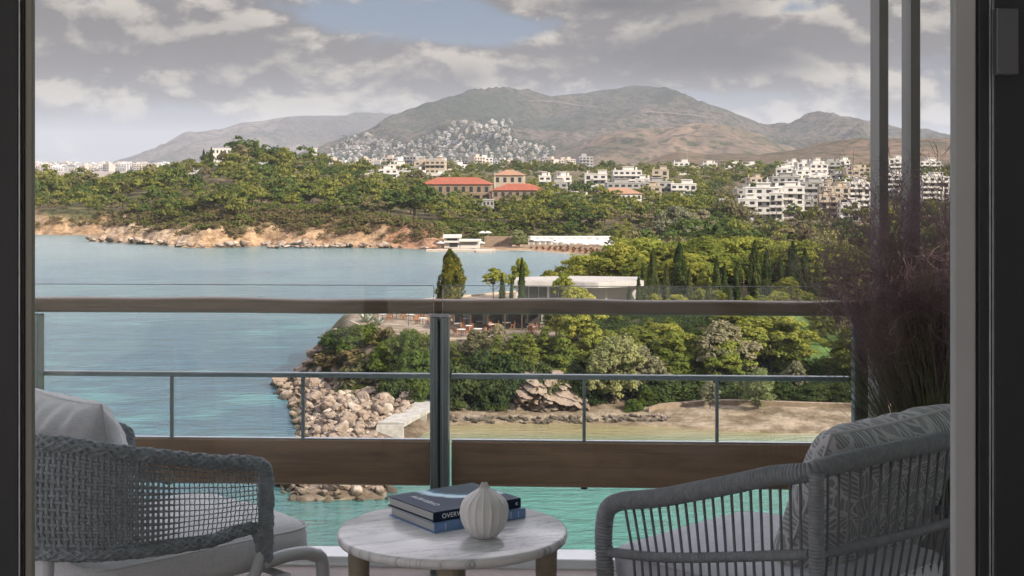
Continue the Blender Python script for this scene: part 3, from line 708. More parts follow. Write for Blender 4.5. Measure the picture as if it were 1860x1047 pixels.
put_tree('green', 0, 742, 152, 588, 'large green bush left of the middle post below the terrace', 'bush', 'green_bush', .72)
put_tree('green', 1, 706, 155.5, 608, 'green bush on the slope right of the agaves', 'bush', 'green_bush', .8)
put_tree('green', 0, 765, 147.5, 618, 'lower green bush hanging beside the middle post', 'bush', 'green_bush', .75)
put_tree('dark', 0, 728, 146.5, 660, 'dark low bush above the boulders left of the middle post', 'bush', 'dark_bush', .8)
put_tree('green', 1, 768, 143, 682, 'trailing green bush reaching down to the jetty', 'bush', 'green_bush', .75)
put_tree('dark', 0, 628, 173, 588, 'round dark shrub on the tip of the promontory', 'bush', 'dark_bush', 1.2)
put_tree('green', 0, 642, 169.5, 602, 'rounded green shrub beside the agaves at the promontory tip', 'bush', 'green_bush', 1.0)
put_tree('green', 1, 664, 178, 582, 'clipped round green shrub beside the orange chairs', 'bush', 'green_bush', 1.3)
put_tree('dark', 1, 606, 177, 596, 'low dark shrub at the far left of the promontory tip', 'bush', 'dark_bush', 1.2)
put_tree('scrub', 1, 612, 172, 622, 'dry scrub below the low dark shrub of the tip', 'bush', 'dry_shrub', 1.3)
put_tree('scrub', 0, 636, 168, 628, 'brownish scrub on the rocks under the agaves', 'bush', 'dry_shrub', 1.3)
put_tree('green', 1, 598, 175, 640, 'small green shrub low on the rocky tip', 'bush', 'green_bush', .6)
put_tree('scrub', 0, 700, 167, 590, 'dry shrub on the slope under the orange chairs', 'bush', 'dry_shrub', .9)
put_tree('scrub', 1, 660, 166, 645, 'small dry shrub among the rocks of the tip', 'bush', 'dry_shrub', .9)
put_tree('olive', 1, 905, 158, 588, 'greyish shrub beside the terrace tables right of the middle post', 'bush', 'olive_tree', .8)
put_tree('scrub', 0, 870, 158, 596, 'dry grey shrub at the terrace edge right of the middle post', 'bush', 'dry_shrub', 1.2)
for k in range(14):
    px = rgv.uniform(1640, 2150); Y = rgv.uniform(152, 235)
    put_tree('pine', k % 4, px, Y, CY + (EYE - 2.5 - rgv.uniform(6, 9)) * F / Y, 'pine on the low land at the right behind the purple grass', 'pine tree', 'pine_tree', rgv.uniform(1., 1.5), group='pines behind the purple grass')
# agaves
def agave(px, Y, py, s, label):
    rng = np.random.default_rng(int(px)); mb = MB()
    for i in range(22):
        a = rng.uniform(0, 6.28); e = rng.uniform(.25, 1.2); L = s * rng.uniform(.8, 1.1)
        d = np.array([math.cos(a) * math.cos(e), math.sin(a) * math.cos(e), math.sin(e)]); sd = np.array([-math.sin(a), math.cos(a), 0]) * .09 * s
        mid = d * L * .5 + np.array([0, 0, .03]); tip = d * L + np.array([0, 0, -.12 * L * math.cos(e)]); dn = np.array([0, 0, -.05 * s])
        mb.add([-sd, sd, mid + sd * 1.2, tip, mid - sd * 1.2, mid + dn, dn], [(0, 6, 5, 4), (6, 1, 2, 5), (4, 5, 3), (5, 2, 3), (0, 4, 3, 2, 1)])
    x, y, z = G(px, Y)
    o = mb.build('agave', AGAVE, loc=(x, y, z)); tag(o, label, 'agave')
agave(664, 170, 600, 1.7, 'larger pale agave rosette on the promontory tip')
agave(687, 167, 620, 1.4, 'smaller agave rosette below the larger one')
agave(676, 172, 610, 1.2, 'third agave rosette half hidden behind the others')

# ---------------------------------------------------------------- woods across the bay
put_tree('umbrella', 0, 1022, 176, 488, 'thin crooked pine rising in front of the middle of the white roof', 'pine tree', 'pine_tree', .55)
rngf = np.random.default_rng(11)
FARV = []
for i in range(8):
    v, f, cc, rg_ = pine_parts(600 + i * 3, 7.5, 3.9 * (1 + .12 * (i % 3 - 1)), 24, 20, .5, .34, 'dome', .6, (.26, .42))
    tb = MB(); tb.tube([(0, 0, -1.5), (.2, 0, 2), (0, .2, 5)], [.22, .18, .08], 5)
    for q in cc[:5]: tb.tube([(0.1, 0.1, 2.6), q], [.1, .04], 4, cap=False)
    tv = np.array(tb.v); tf = tb.f
    fl = [tuple(r_) for r_ in f.tolist()] + [tuple(k + len(v) for k in q) for q in tf]
    FARV.append((v, f, mesh_np('pine', np.vstack([v, tv]), fl, [FARPINE if i % 4 else PINE, BARK], [0] * len(f) + [1] * len(tf))))
BL = []      # footprints to keep clear of trees: filled by the buildings (px0, px1, Y0, Y1)
def clear_of(px, Y):
    for (a, b, c, d) in BL:
        if a <= px <= b and c <= Y <= d: return False
    return True
def zone(pxa, pxb, Ya, Yb, n, fn=None):
    out = []
    for _ in range(n * 12):
        if len(out) >= n: break
        Y = math.sqrt(rngf.uniform(Ya * Ya, Yb * Yb)); px = rngf.uniform(pxa, pxb)
        if not clear_of(px, Y) or (fn and not fn(px, Y)): continue
        out.append((px, Y))
    return out
# ---------------------------------------------------------------- buildings across the bay
WHITE = pmat('white render', (.52, .505, .475), .8, var=.12, vscale=.3)
CREAM = pmat('cream render', (.37, .315, .245), .8, var=.12, vscale=.3)
GREYW = pmat('grey render', (.27, .265, .25), .8, var=.15, vscale=.3)
STONE = pmat('sandstone', (.24, .18, .125), .9, var=.3, vscale=1.5)
TILE = pmat('terracotta tiles', (.27, .075, .038), .85, var=.3, vscale=1.2)
TILEP = pmat('pale terracotta tiles', (.30, .17, .10), .85, var=.3, vscale=1.2)
DGLASS = pmat('dark window glass', (.035, .04, .045), .15, var=.3, spec=.6)
SHADE = pmat('balcony glazing', (.05, .05, .05), .3)  # dark fill, the shade inside arches and openings put into the colour
DARKM = pmat('dark metal', (.04, .042, .045), .5)
WOODB = pmat('orange brown teak', (.28, .115, .05), .6, var=.3)
CLOTH = pmat('white canvas', (.50, .49, .47), .9)
def boxmesh(name, x0, x1, y0, y1, z0, z1, m):
    mb = MB(); mb.box(x0, x1, y0, y1, z0, z1); return mb.mesh(name, m)
_wm = {}
def window_mesh(w_, h_, m=None):
    k = (round(w_, 2), round(h_, 2), m.name if m else 0)
    if k not in _wm: _wm[k] = boxmesh('window', -w_ / 2, w_ / 2, -.06, .06, 0, h_, m or DGLASS)
    return _wm[k]
def apartment(label, px, Y, py_base, wpx, floors, d=11, rot=0., mat=None, fh=3.1, balc=True, nw=None, top=True, group=None, below=7, name='apartment_block', cat='building', roof=None, steps=0):
    mat = mat or WHITE
    x = XW(px, Y); z = ZW(py_base, Y); w_ = wpx / F * Y
    BL.append((px - wpx / 2 - 14, px + wpx / 2 + 14, Y - 16, Y + d + 4))
    t_ = thing(name, label, cat, (x, Y, z), rot, group)
    hgt = floors * fh
    mb = MB(); mb.box(-w_ / 2, w_ / 2, 0, d, -below, hgt); 
    mb.build('wall', mat, t_)
    nw = nw or max(2, int(w_ / (1.15 * fh)))
    rb = MB()
    if roof is None:
        rb.box(-w_ / 2 - .15, w_ / 2 + .15, -.15, d + .15, hgt, hgt + .35)
        rb.build('roof', mat, t_)
    else:
        e = .6; rr = [(-w_ / 2 - e, -e, hgt), (w_ / 2 + e, -e, hgt), (w_ / 2 + e, d + e, hgt), (-w_ / 2 - e, d + e, hgt), (-w_ / 2 + d * .45, d / 2, hgt + d * .21), (w_ / 2 - d * .45, d / 2, hgt + d * .21)]
        rb.add(rr, [(0, 1, 5, 4), (1, 2, 5), (2, 3, 4, 5), (3, 0, 4), (3, 2, 1, 0)]); rb.build('roof', roof, t_)
    r = random.Random(int(px * 3 + Y))
    for f in range(floors):
        bal = balc and (f > 0) and r.random() < .85
        xs0, xs1 = -w_ / 2, w_ / 2
        if bal:
            bw0, bw1 = (xs0, xs1) if r.random() < .55 else ((xs0, xs0 + w_ * .62) if r.random() < .5 else (xs1 - w_ * .62, xs1))
            bb = MB(); bb.box(bw0, bw1, -1.7, -.003, f * fh - .18, f * fh); bb.box(bw0, bw1, -1.7, -1.58, f * fh, f * fh + .3 * fh)
            bb.box(bw0, bw0 + .12, -1.58, -.003, f * fh, f * fh + .3 * fh); bb.box(bw1 - .12, bw1, -1.58, -.003, f * fh, f * fh + .3 * fh)
            bb.build('balcony', mat, t_)
        for i in range(nw):
            ww = min(.7 * fh, w_ / nw * .62) if balc else min(1.3, w_ / nw * .45)
            hh_ = .7 * fh if bal else .48 * fh
            wx = xs0 + w_ * (i + .5) / nw
            kid(t_, link('window', window_mesh(ww, hh_), t_, (wx, -.02, f * fh + (.1 if bal else .3 * fh))))
        for sx in (-1, 1):
            o_ = link('window', window_mesh(1.3, 1.4), t_, (sx * w_ / 2, d * .5, f * fh + 1.), R(90)); kid(t_, o_)
    if top and roof is None:
        tb = MB(); a = r.uniform(-.3, .1) * w_; tb.box(a, a + w_ * .38, d * .25, d * .8, hgt + .35, hgt + .8 * fh); tb.box(a - .3, a + w_ * .38 + .3, d * .25 - .5, d * .8 + .2, hgt + .8 * fh, hgt + .8 * fh + .2)
        tb.build('penthouse', mat, t_)
        cb = MB(); cb.box(w_ * .3, w_ * .3 + .9, d * .4, d * .4 + .9, hgt + .35, hgt + 1.8); cb.box(-w_ * .42, -w_ * .42 + .5, d * .6, d * .6 + .5, hgt + .35, hgt + 1.5); cb.build('chimney', mat, t_)
    return t_
# the old school with red roofs
apartment('long two storey sandstone school under a red tiled roof, tallest of the red roofs', 828, 560, 375, 126, 2, 13, R(-3), STONE, 4.3, False, 9, roof=TILE, name='school_building', cat='school')
apartment('lower sandstone school wing with a red tiled roof right of the taller one', 940, 552, 378, 92, 2, 12, R(-4), STONE, 3.4, False, 7, roof=TILE, name='school_building', cat='school')
apartment('beige house with a pale tiled hip roof behind the red roofs', 924, 600, 355, 54, 2, 11, R(-4), CREAM, 4.2, False, 4, roof=TILEP, name='beige_house', cat='house')
# portico with arches on the taller school building
t_ = thing('arcade', 'arched stone porch on the right end of the taller red roofed school', 'porch', (XW(866, 556), 556, ZW(375, 556)), R(-3))
mb = MB(); mb.box(-6, 6, -2.4, 2.4, 4.9, 5.3)
for k in range(4): mb.box(-6 + k * 3.7, -6 + k * 3.7 + .9, -2.4, -1.9, -3, 4.9)
mb.build('stone_front', STONE, t_)
for k in range(3):
    ab = MB(); vs = [(-.0 + 1.4 * math.cos(a_), 0, 2.6 + 1.4 * math.sin(a_)) for a_ in np.linspace(0, math.pi, 9)]
    vs = [(1.4, 0, -.5)] + vs + [(-1.4, 0, -.5)]; ab.add([(q[0], -.9, q[2]) for q in vs] + [(q[0], -.7, q[2]) for q in vs], [tuple(range(11))[::-1], tuple(range(11, 22))])
    ab.build('arched_opening', SHADE, t_, loc=(-3.65 + k * 3.7, -.2, 0))
# mid distance blocks: (px, Y, base py, width px, floors, depth, rot, material)
AP = [('white low block at the left end of the blocks above the headland wood', 668, 860, 322, 40, 2, 10, -3, WHITE), ('white block with stepped terraces above the headland wood', 705, 880, 318, 34, 3, 11, 4, WHITE), ('long low white house between trees above the headland wood', 690, 820, 328, 30, 1, 9, 0, WHITE),
      ('white four storey block above the left end of the red school roof', 745, 850, 330, 46, 4, 12, -6, WHITE), ('plain white block joined to the right of the stepped one above the red roof', 795, 845, 328, 44, 3, 11, 3, WHITE), ('small white block behind the others above the red roof', 722, 930, 308, 34, 3, 10, 2, WHITE), ('cream tower like block behind the white blocks above the red roof', 790, 950, 308, 36, 4, 11, -4, CREAM), ('white house at the far end of the wood left of the town', 650, 950, 306, 24, 2, 9, 0, WHITE), ('cream block standing between two white blocks above the red roof', 765, 960, 302, 26, 3, 11, -4, CREAM),
      ('grey and white block at the left end of the middle row of flats', 1012, 640, 360, 38, 3, 12, 5, GREYW), ('white house with a roof terrace below the middle row of flats', 1050, 610, 366, 48, 2, 10, 0, WHITE), ('white block with stepped top in the middle row of flats', 1082, 680, 352, 40, 4, 12, -5, WHITE), ('long shaded block with deep balconies in the middle row of flats', 1138, 650, 360, 70, 3, 12, 3, GREYW),
      ('white block with roof huts behind the long shaded block', 1140, 730, 342, 52, 4, 11, 0, WHITE), ('wide block with planted terraces in the middle row of flats', 1196, 660, 358, 52, 3, 12, 2, GREYW), ('white rounded block at the right end of the middle row of flats', 1242, 655, 362, 46, 3, 12, -4, WHITE), ('small white villa behind the right end of the middle row', 1200, 760, 338, 30, 3, 10, -4, CREAM),
      ('white house at the far left of the hill foot behind the grove', 1238, 1000, 310, 28, 2, 10, 0, WHITE), ('white low house at the foot of the scrub hill', 1290, 1050, 311, 26, 2, 10, 0, WHITE), ('white house row right of it at the foot of the scrub hill', 1330, 1040, 313, 30, 2, 10, 0, WHITE), ('red roofed low house at the foot of the scrub hill', 1262, 1080, 309, 20, 1, 10, 0, CREAM), ('white pair of houses at the end of the foot of the scrub hill', 1362, 1010, 314, 26, 2, 9, 3, WHITE),
      ('large bright white block with a tall roof hut, nearest of the right hand flats', 1388, 520, 392, 66, 4, 13, -10, WHITE), ('low white house at the left foot of the bright right hand flats', 1312, 540, 384, 34, 2, 10, -3, WHITE), ('white balcony block right of the large bright one', 1436, 535, 388, 50, 4, 12, -6, WHITE), ('low white terrace house in front of the bright right hand flats', 1358, 500, 391, 34, 2, 9, -12, WHITE), ('narrow white block with deep balconies in front of the bright flats', 1410, 500, 392, 24, 3, 9, -12, WHITE),
      ('cream grey stepped block behind the bright right hand flats', 1428, 640, 352, 50, 3, 12, -4, GREYW), ('grey green block with long balconies right of the bright flats', 1478, 580, 376, 52, 4, 12, 0, GREYW), ('pale block with orange awnings right of the grey green block', 1522, 560, 386, 44, 4, 12, 4, CREAM), ('white block at the right end of the flats beside the first post', 1562, 580, 376, 40, 4, 12, 6, WHITE), ('white block behind the grey green block', 1490, 700, 346, 40, 3, 11, 0, WHITE), ('white block above the pale block beside the first post', 1546, 720, 345, 40, 2, 11, 0, WHITE),
      ('white tall block on the slope below the scrub hill', 1484, 900, 318, 22, 3, 11, 2, WHITE), ('grey white double block on the slope below the scrub hill', 1512, 920, 318, 32, 3, 11, 0, GREYW), ('low white house on the slope left of the tall block', 1460, 930, 312, 22, 2, 11, 0, WHITE), ('cream house on the slope beside the first post', 1560, 880, 322, 44, 2, 11, 0, CREAM), ('white house stepped down the slope below the tall block', 1488, 830, 325, 32, 3, 11, 0, WHITE), ('small white house left of the stepped slope house', 1460, 800, 328, 28, 2, 11, 0, WHITE), ('white low house left on the slope among trees', 1428, 860, 322, 26, 2, 11, 0, WHITE),
      ('white block between the two posts', 1628, 640, 356, 36, 4, 12, 0, WHITE), ('white block right of the two posts behind the purple grass', 1700, 620, 362, 50, 4, 12, 0, WHITE), ('low white block right of the posts further up the slope', 1690, 900, 318, 40, 3, 11, 0, WHITE), ('white house between the posts further up the slope', 1630, 950, 312, 30, 3, 11, 0, WHITE)]
EX = [(1100, 700, 348, 26), (1168, 700, 350, 28), (1222, 705, 348, 24), (1062, 690, 352, 22), (1258, 690, 356, 22), (1025, 700, 345, 26), (1118, 620, 366, 30), (1185, 625, 368, 34), (1232, 630, 368, 30), (990, 690, 345, 22),
      (1352, 640, 365, 26), (1374, 700, 350, 22), (1405, 720, 345, 24), (1450, 690, 352, 24), (1462, 640, 362, 26), (1505, 650, 362, 28), (1540, 650, 366, 26), (1420, 780, 335, 20), (1520, 800, 335, 24), (1550, 790, 338, 24), (1440, 960, 310, 18), (1535, 980, 314, 20), (1475, 560, 388, 30), (1505, 540, 392, 34), (1545, 530, 396, 36)]
for k, (px, Y, pb, wp) in enumerate(EX):
    AP.append(('small white block filling the middle row of flats' if px < 1300 else 'small white block among the right hand flats on the slope', px, Y, pb, wp, 2 + k % 2, 9, (k * 37) % 17 - 8, (WHITE, WHITE, GREYW, CREAM)[k % 4]))
for (lb, px, Y, pb, wp, fl, d, rt, m_) in AP:
    if px > 1330 and Y < 760: pb += 8
    if 980 < px < 1330 and Y < 740: pb += 13
    if px < 835 and Y > 800: pb += 15
    fh_ = 2.3 if px > 1330 and Y < 760 else 2.5 if Y < 740 else 2.8
    fl = max(1, int(fl * 3.05 / fh_ + .35))
    apartment(lb, px, Y, pb, wp, fl, d, R(rt), m_, fh=fh_, group=lb.replace('block', 'blocks') if lb.startswith('small white block ') and ('filling' in lb or 'among the right' in lb) else None)
apartment('wide cream mansion with a pale tiled roof below the middle row of flats', 1128, 560, 381, 76, 2, 11, R(4), WHITE, 3.1, False, 8, roof=TILEP, name='mansion', cat='house')
apartment('low white pavilion among pines below the school', 880, 500, 376, 34, 1, 6, 0, GREYW, 2.2, False, 5, top=False, below=.8, name='pavilion', cat='pavilion')
# hilltop villa and its tower
apartment('white villa half hidden among trees on the top of the wooded headland', 402, 634, 292, 34, 2, 8, R(10), WHITE, 2.6, False, 5, top=False, name='villa', cat='villa')
x, y, z = G(571, 700)
t_ = thing('watch_tower', 'small square stone tower on the bare top of the wooded headland', 'tower', (x, y, ZW(282, 700)))
mb = MB(); mb.box(-1.2, 1.2, -1.2, 1.2, -1, 3.0); mb.build('wall', WHITE, t_)
mb = MB(); mb.box(-1.4, 1.4, -1.4, 1.4, 3.0, 3.4); mb.build('parapet', WHITE, t_); kid(t_, link('window', window_mesh(.6, .9), t_, (0, -1.2, 1.2)))
# poles and masts seen against the woods
def pole(px, Y, pyb, pyt, label, name='utility_pole', cat='pole', r=.16, m=None):
    mb = MB(); z0, z1 = ZW(pyb, Y), ZW(pyt, Y); mb.tube([(0, 0, -2), (0, 0, z1 - z0)], [r, r * .6], 6)
    mb.tube([(-.7, 0, (z1 - z0) * .92), (.7, 0, (z1 - z0) * .92)], r * .4, 5)
    tag(mb.build(name, m or GREYW, loc=(XW(px, Y), Y, z0)), label, cat)
pole(899, 590, 355, 312, 'white flagpole behind the red roofed school', 'flagpole', 'pole', .14, WHITE)
pole(1145, 470, 412, 375, 'pale floodlight mast among trees right of the beach', 'floodlight_mast', 'mast', .2, WHITE)
pole(194, 600, 345, 327, 'left one of two pale poles on the wooded headland'); pole(198, 600, 345, 328, 'right one of two pale poles on the wooded headland')
pole(1248, 1050, 305, 272, 'thin mast on the small scrub hill', 'radio_mast', 'mast', .2)
# ---- beach club
def slab_house(name, label, cat, px0, px1, Y, py0, py1, d, m, dark=None):
    x0, x1 = XW(px0, Y), XW(px1, Y); z0, z1 = ZW(py0, Y), ZW(py1, Y); xc = (x0 + x1) / 2; w_ = x1 - x0; h = z1 - z0
    BL.append((px0 - 8, px1 + 8, Y - 12, Y + d + 5))
    t_ = thing(name, label, cat, (xc, Y, z0)); mb = MB(); mb.box(-w_ / 2, w_ / 2, 0, d, -1.5, h * .8); mb.build('wall', m, t_)
    mb = MB(); mb.box(-w_ / 2 - .4, w_ / 2 + .4, -1.3, d + .3, h * .8, h); mb.build('roof', m, t_)
    return t_, w_, h
t_, w_, h = slab_house('changing_cabins', 'long low white row of changing cabins behind the white parasols', 'beach cabins', 960, 1236, 442, 446, 430.5, 5, WHITE)
for k in range(26): kid(t_, link('door', window_mesh(.9, 1.5, GREYW), t_, (-w_ / 2 + (k + .5) * w_ / 26, -.02, .1)))
mb = MB()
for k in range(14): mb.box(-w_ / 2 + k * w_ / 13 - .07, -w_ / 2 + k * w_ / 13 + .07, -1.25, -1.1, -.5, h * .8 - .003)
mb.build('porch_posts', WHITE, t_)
t_, w_, h = slab_house('boat_house', 'white two storey beach house with dark openings at the water', 'beach house', 807, 835, 424, 450, 428, 6, WHITE)
kid(t_, link('window', window_mesh(3.0, 1.1, SHADE), t_, (0, -.02, h * .55))); kid(t_, link('door', window_mesh(2.4, 1.5, SHADE), t_, (.5, -.02, .15)))
mb = MB(); mb.box(-w_ / 2, w_ / 2, -1.2, -.01, h * .42, h * .47); mb.box(-w_ / 2, w_ / 2, -1.2, -1.12, h * .47, h * .58); mb.build('balcony', WHITE, t_)
t_, w_, h = slab_house('beach_bar', 'long white beach bar right of the white beach house', 'beach bar', 836, 871, 424, 450, 436, 5, WHITE)
mb = MB(); mb.box(-w_ / 2 + .4, w_ / 2 - .4, -.06, .03, .9, 1.5); mb.build('counter_opening', GREYW, t_)
def parasol_mesh(w_=1.25):
    mb = MB(); mb.cur = 0; mb.lathe([(.02, 2.45), (w_ * .5, 2.2), (w_, 1.9), (w_ * .98, 1.83), (w_ * .5, 2.1), (.03, 2.3)], 8); mb.cur = 1; mb.tube([(0, 0, -.6), (0, 0, 2.35)], .035, 5)
    return mb.mesh('parasol', [CLOTH, GREYW])
PAR = parasol_mesh()
rb = random.Random(5)
def shore_d(x, y): return sdist(np.array([x]), np.array([y]), COAST)[0]
for row in range(10):
    for i in range(20):
        px = 968 + i * 13.6 + rb.uniform(-2, 2) + (row % 2) * 6; Y = 434 - row * 5.6 + rb.uniform(-.6, .6); x = XW(px, Y)
        if px > 1238 or shore_d(x, Y) < 9: continue
        o = link('parasol', PAR, None, (x, Y, hz(x, Y)), rb.uniform(0, 6))
        tag(o, 'white beach parasol in the rows before the white cabins', 'parasol', 'white parasols before the beach cabins')
for (px, Y, lb) in ((876, 428, 'left white parasol beside the beach bar'), (886, 428, 'right white parasol beside the beach bar'), (800, 421, 'white parasol left of the white beach house'), (874, 421, 'white parasol at the water right of the beach bar')):
    x = XW(px, Y); tag(link('parasol', PAR, None, (x, Y, hz(x, Y) + (2.5 if px > 874.5 else 0)), .3), lb, 'parasol')
# sun loungers
LM = MB(); LM.box(-.33, .33, -.9, .45, .26, .34); LM.add([(-.33, .45, .30), (.33, .45, .30), (.33, 1., .75), (-.33, 1., .75), (-.33, .45, .22), (.33, .45, .22), (.33, 1., .67), (-.33, 1., .67)], [(0, 1, 2, 3), (7, 6, 5, 4), (0, 4, 5, 1), (2, 6, 7, 3), (1, 5, 6, 2), (0, 3, 7, 4)])
for sx in (-.28, .28):
    for sy in (-.8, .35): LM.box(sx - .03, sx + .03, sy - .03, sy + .03, -.1, .26)
LMM = LM.mesh('sun_lounger', WOODB)
for row in range(13):
    for i in range(24):
        px = 965 + i * 11 + rb.uniform(-2, 2); Y = 424 - row * 4.4; x = XW(px, Y); sd_ = shore_d(x, Y)
        if px > 1225 or not 3 < sd_ < 14: continue
        tag(link('sun_lounger', LMM, None, (x, Y, hz(x, Y)), rb.uniform(2.9, 3.4)), 'brown sun lounger in the rows on the far beach', 'sun lounger', 'loungers on the far beach')
# pier of the beach bar
mb = MB(); mb.box(XW(775, 415), XW(900, 415), 411.5, 416, -1, .55); mb.box(XW(865, 410), XW(893, 410), 407, 411.5, -1, .6)
tag(mb.build('pier', pmat('pale concrete', (.42, .37, .31), .9, var=.25)), 'low concrete bathing pier in front of the white beach bar', 'pier')
mb = MB(); mb.box(-4.2, 4.2, 0, .5, -1, 2.0)
tag(mb.build('garden_wall', STONE, loc=(XW(905, 432), 432, 1.5)), 'low pale wall beside the bushy tree on the far beach', 'wall')
# ---------------------------------------------------------------- fill the woods: the biggest individually, the rest as one mass
put_tree('tamarisk', 0, 943, 428, 417, 'round dry tamarisk on the far beach left of the white cabins', 'tamarisk', 'tamarisk_tree', 1.35)
put_tree('cypress', 0, 370, 630, 272, 'left one of two cypresses beside the hilltop villa', 'cypress tree', 'cypress_tree', 1.3)
put_tree('cypress', 1, 384, 632, 268, 'right one of two cypresses beside the hilltop villa', 'cypress tree', 'cypress_tree', 1.3)
put_tree('olive', 1, 1052, 470, 378, 'dry brownish tree above the white cabins', 'grey tree', 'olive_tree', 1.1)
put_tree('olive', 0, 1030, 472, 384, 'small dry brown tree left of a larger one above the white cabins', 'grey tree', 'olive_tree', .9)
put_tree('olive', 0, 1075, 462, 385, 'grey green rounded tree right of the dry brownish one above the cabins', 'grey tree', 'olive_tree', 1.2)
put_tree('olive', 1, 1230, 400, 372, 'large grey green eucalyptus behind the near grove', 'grey tree', 'olive_tree', 1.1)
put_tree('olive', 0, 1275, 405, 380, 'dull grey eucalyptus right of the larger one behind the near grove', 'grey tree', 'olive_tree', 1.0)
put_tree('tamarisk', 1, 1500, 250, 415, 'wispy olive coloured tree left of the purple grass beyond the grove', 'tree', 'wispy_tree', 1.1)
ZN = [('pine on the seaward slope of the wooded headland', zone(-60, 770, 452, 545, 240, lambda p, Y: sdist(np.array([XW(p, Y)]), np.array([Y]), COAST)[0] > 12.5)),
      ('pine on the upper slope of the wooded headland', zone(-60, 790, 545, 730, 540)),
      ('pine in the wood between the beach and the school', zone(770, 1340, 447, 545, 270, lambda p, Y: sdist(np.array([XW(p, Y)]), np.array([Y]), COAST)[0] > 30)),
      ('pine around the middle row of flats', zone(780, 1340, 545, 800, 230)),
      ('pine in the long wood behind the flats', zone(600, 1480, 800, 1100, 400)),
      ('pine in the wood behind the near grove', zone(1120, 1900, 270, 500, 330, lambda p, Y: Y < 430 or p > 1300)),
      ('pine around the right hand flats', zone(1290, 1900, 500, 1000, 240)),
      ('pine on the low land left of the headland', zone(-700, 60, 560, 900, 120))]
allp = []
for zi, (lb, pts) in enumerate(ZN):
    for (px, Y) in pts: allp.append((Y, px, zi))
allp.sort()
nind = 0; rest = []
_Y = np.array([q[0] for q in allp]); _X = XW(np.array([q[1] for q in allp]), _Y); _Z = H(_X, _Y); _S = sdist(_X, _Y, COAST)
for (Y, px, zi), x, z, sd_ in zip(allp, _X.tolist(), _Z.tolist(), _S.tolist()):
    sc = min(1.6, .55 + rngf.gamma(2.2, .2)) * (.8 if zi in (4, 6) else 1.0) * (.78 if zi in (2, 3) else 1) * (.72 if zi == 5 and Y > 390 else 1)
    if zi < 2 and sd_ < 34: sc *= .68
    if zi == 1 and 520 < px < 640 and Y > 640: sc *= .6
    vis = -20 < px < 1740 and (zi in (0, 2) or zi in (1,) and px > 0 and Y < 640 or zi == 3 and Y < 620)
    i = int(rngf.integers(0, 8)); rz = rngf.uniform(0, 6.28); hsc = sc * rngf.uniform(.8, 1.15)
    if vis and nind < 225 and rngf.random() < .42:
        o = link('pine_tree', FARV[i][2], None, (x, Y, z), rz); o.scale = (sc, sc, hsc)
        tag(o, ZN[zi][0], 'pine tree', ZN[zi][0].replace('pine ', 'pines ')); nind += 1
    else: rest.append((x, Y, z, rz, sc, hsc, i))
def merge(name, pts, lib, mats, label=None, cat=None):
    V = []; Fc = []; o_ = 0
    for (x, Y, z, rz, sc, hs, i) in pts:
        v, f = lib[i]; c_, s_ = math.cos(rz) * sc, math.sin(rz) * sc
        vv = np.empty_like(v); vv[:, 0] = v[:, 0] * c_ - v[:, 1] * s_ + x; vv[:, 1] = v[:, 0] * s_ + v[:, 1] * c_ + Y; vv[:, 2] = v[:, 2] * hs + z
        V.append(vv); Fc.append(f + o_); o_ += len(v)
    return link(name, mesh_np(name, np.concatenate(V), np.concatenate(Fc), mats))
_sel = rngf.random(len(rest)); FV = [(q[0], q[1]) for q in FARV]
tag(merge('pine_wood', [q for q, k in zip(rest, _sel) if k < .5], FV, FARPINE), 'unbroken pine wood covering the headland and the land behind the far beach', 'wood', kind='stuff')
tag(merge('pine_wood', [q for q, k in zip(rest, _sel) if .5 <= k < .86], FV, leafmat('deep green distant needles', (.095, .125, .036), (.05, .07, .025), (.14, .15, .045), .15, .2)), 'deeper green trees mixed through the far pine wood', 'wood', kind='stuff')
tag(merge('dry_trees', [q for q, k in zip(rest, _sel) if k >= .86], FV, leafmat('dull distant foliage', (.13, .12, .07), (.085, .085, .05), (.17, .145, .085), .15, .2)), 'dull greyish trees scattered through the far pine wood', 'wood', kind='stuff')
# undergrowth along the far cliffs
SCV = []
for i in range(4):
    rng = np.random.default_rng(900 + i); n = 12
    cc = np.column_stack([rng.normal(0, .7, n), rng.normal(0, .7, n), rng.uniform(.2, 1.2, n)])
    SCV.append(clumps(cc, rng.uniform(.4, .8, n), 9, .3, rng, .8))
def scz(a, b, lo, hi, n, ya=430, yb=520):
    out = []
    for _ in range(n * 20):
        if len(out) >= n: break
        px, Y = rngf.uniform(a, b), rngf.uniform(ya, yb); x = XW(px, Y)
        s_ = sdist(np.array([x]), np.array([Y]), COAST)[0]
        if lo < s_ < hi and clear_of(px, Y) and rngf.random() < (.3 if s_ < 11 else 1): out.append((x, Y, hz(x, Y), rngf.uniform(0, 6), rngf.uniform(.6, 1.7), rngf.uniform(.6, 1.4), int(rngf.integers(0, 4))))
    return out
tag(merge('undergrowth', scz(-60, 800, 5, 22, 900), SCV, SCRUB), 'dry scrub on top of the pale far cliffs', 'scrub', kind='stuff')
tag(merge('undergrowth', scz(-60, 800, 9, 30, 420) + scz(800, 1300, 24, 50, 300, 440, 500), SCV, GREENB), 'green scrub between the far cliffs and the pines', 'scrub', kind='stuff')
nz = []
for _ in range(900):
    px, Y = rngf.uniform(1040, 1680), rngf.uniform(146, 175)
    x = XW(px, Y)
    if sdist(np.array([x]), np.array([Y]), LAWN)[0] > -3 or sdist(np.array([x]), np.array([Y]), COAST)[0] < 11: continue
    nz.append((x, Y, hz(x, Y), rngf.uniform(0, 6), rngf.uniform(.5, 1.1), rngf.uniform(.4, .9), int(rngf.integers(0, 4))))
SCF = []
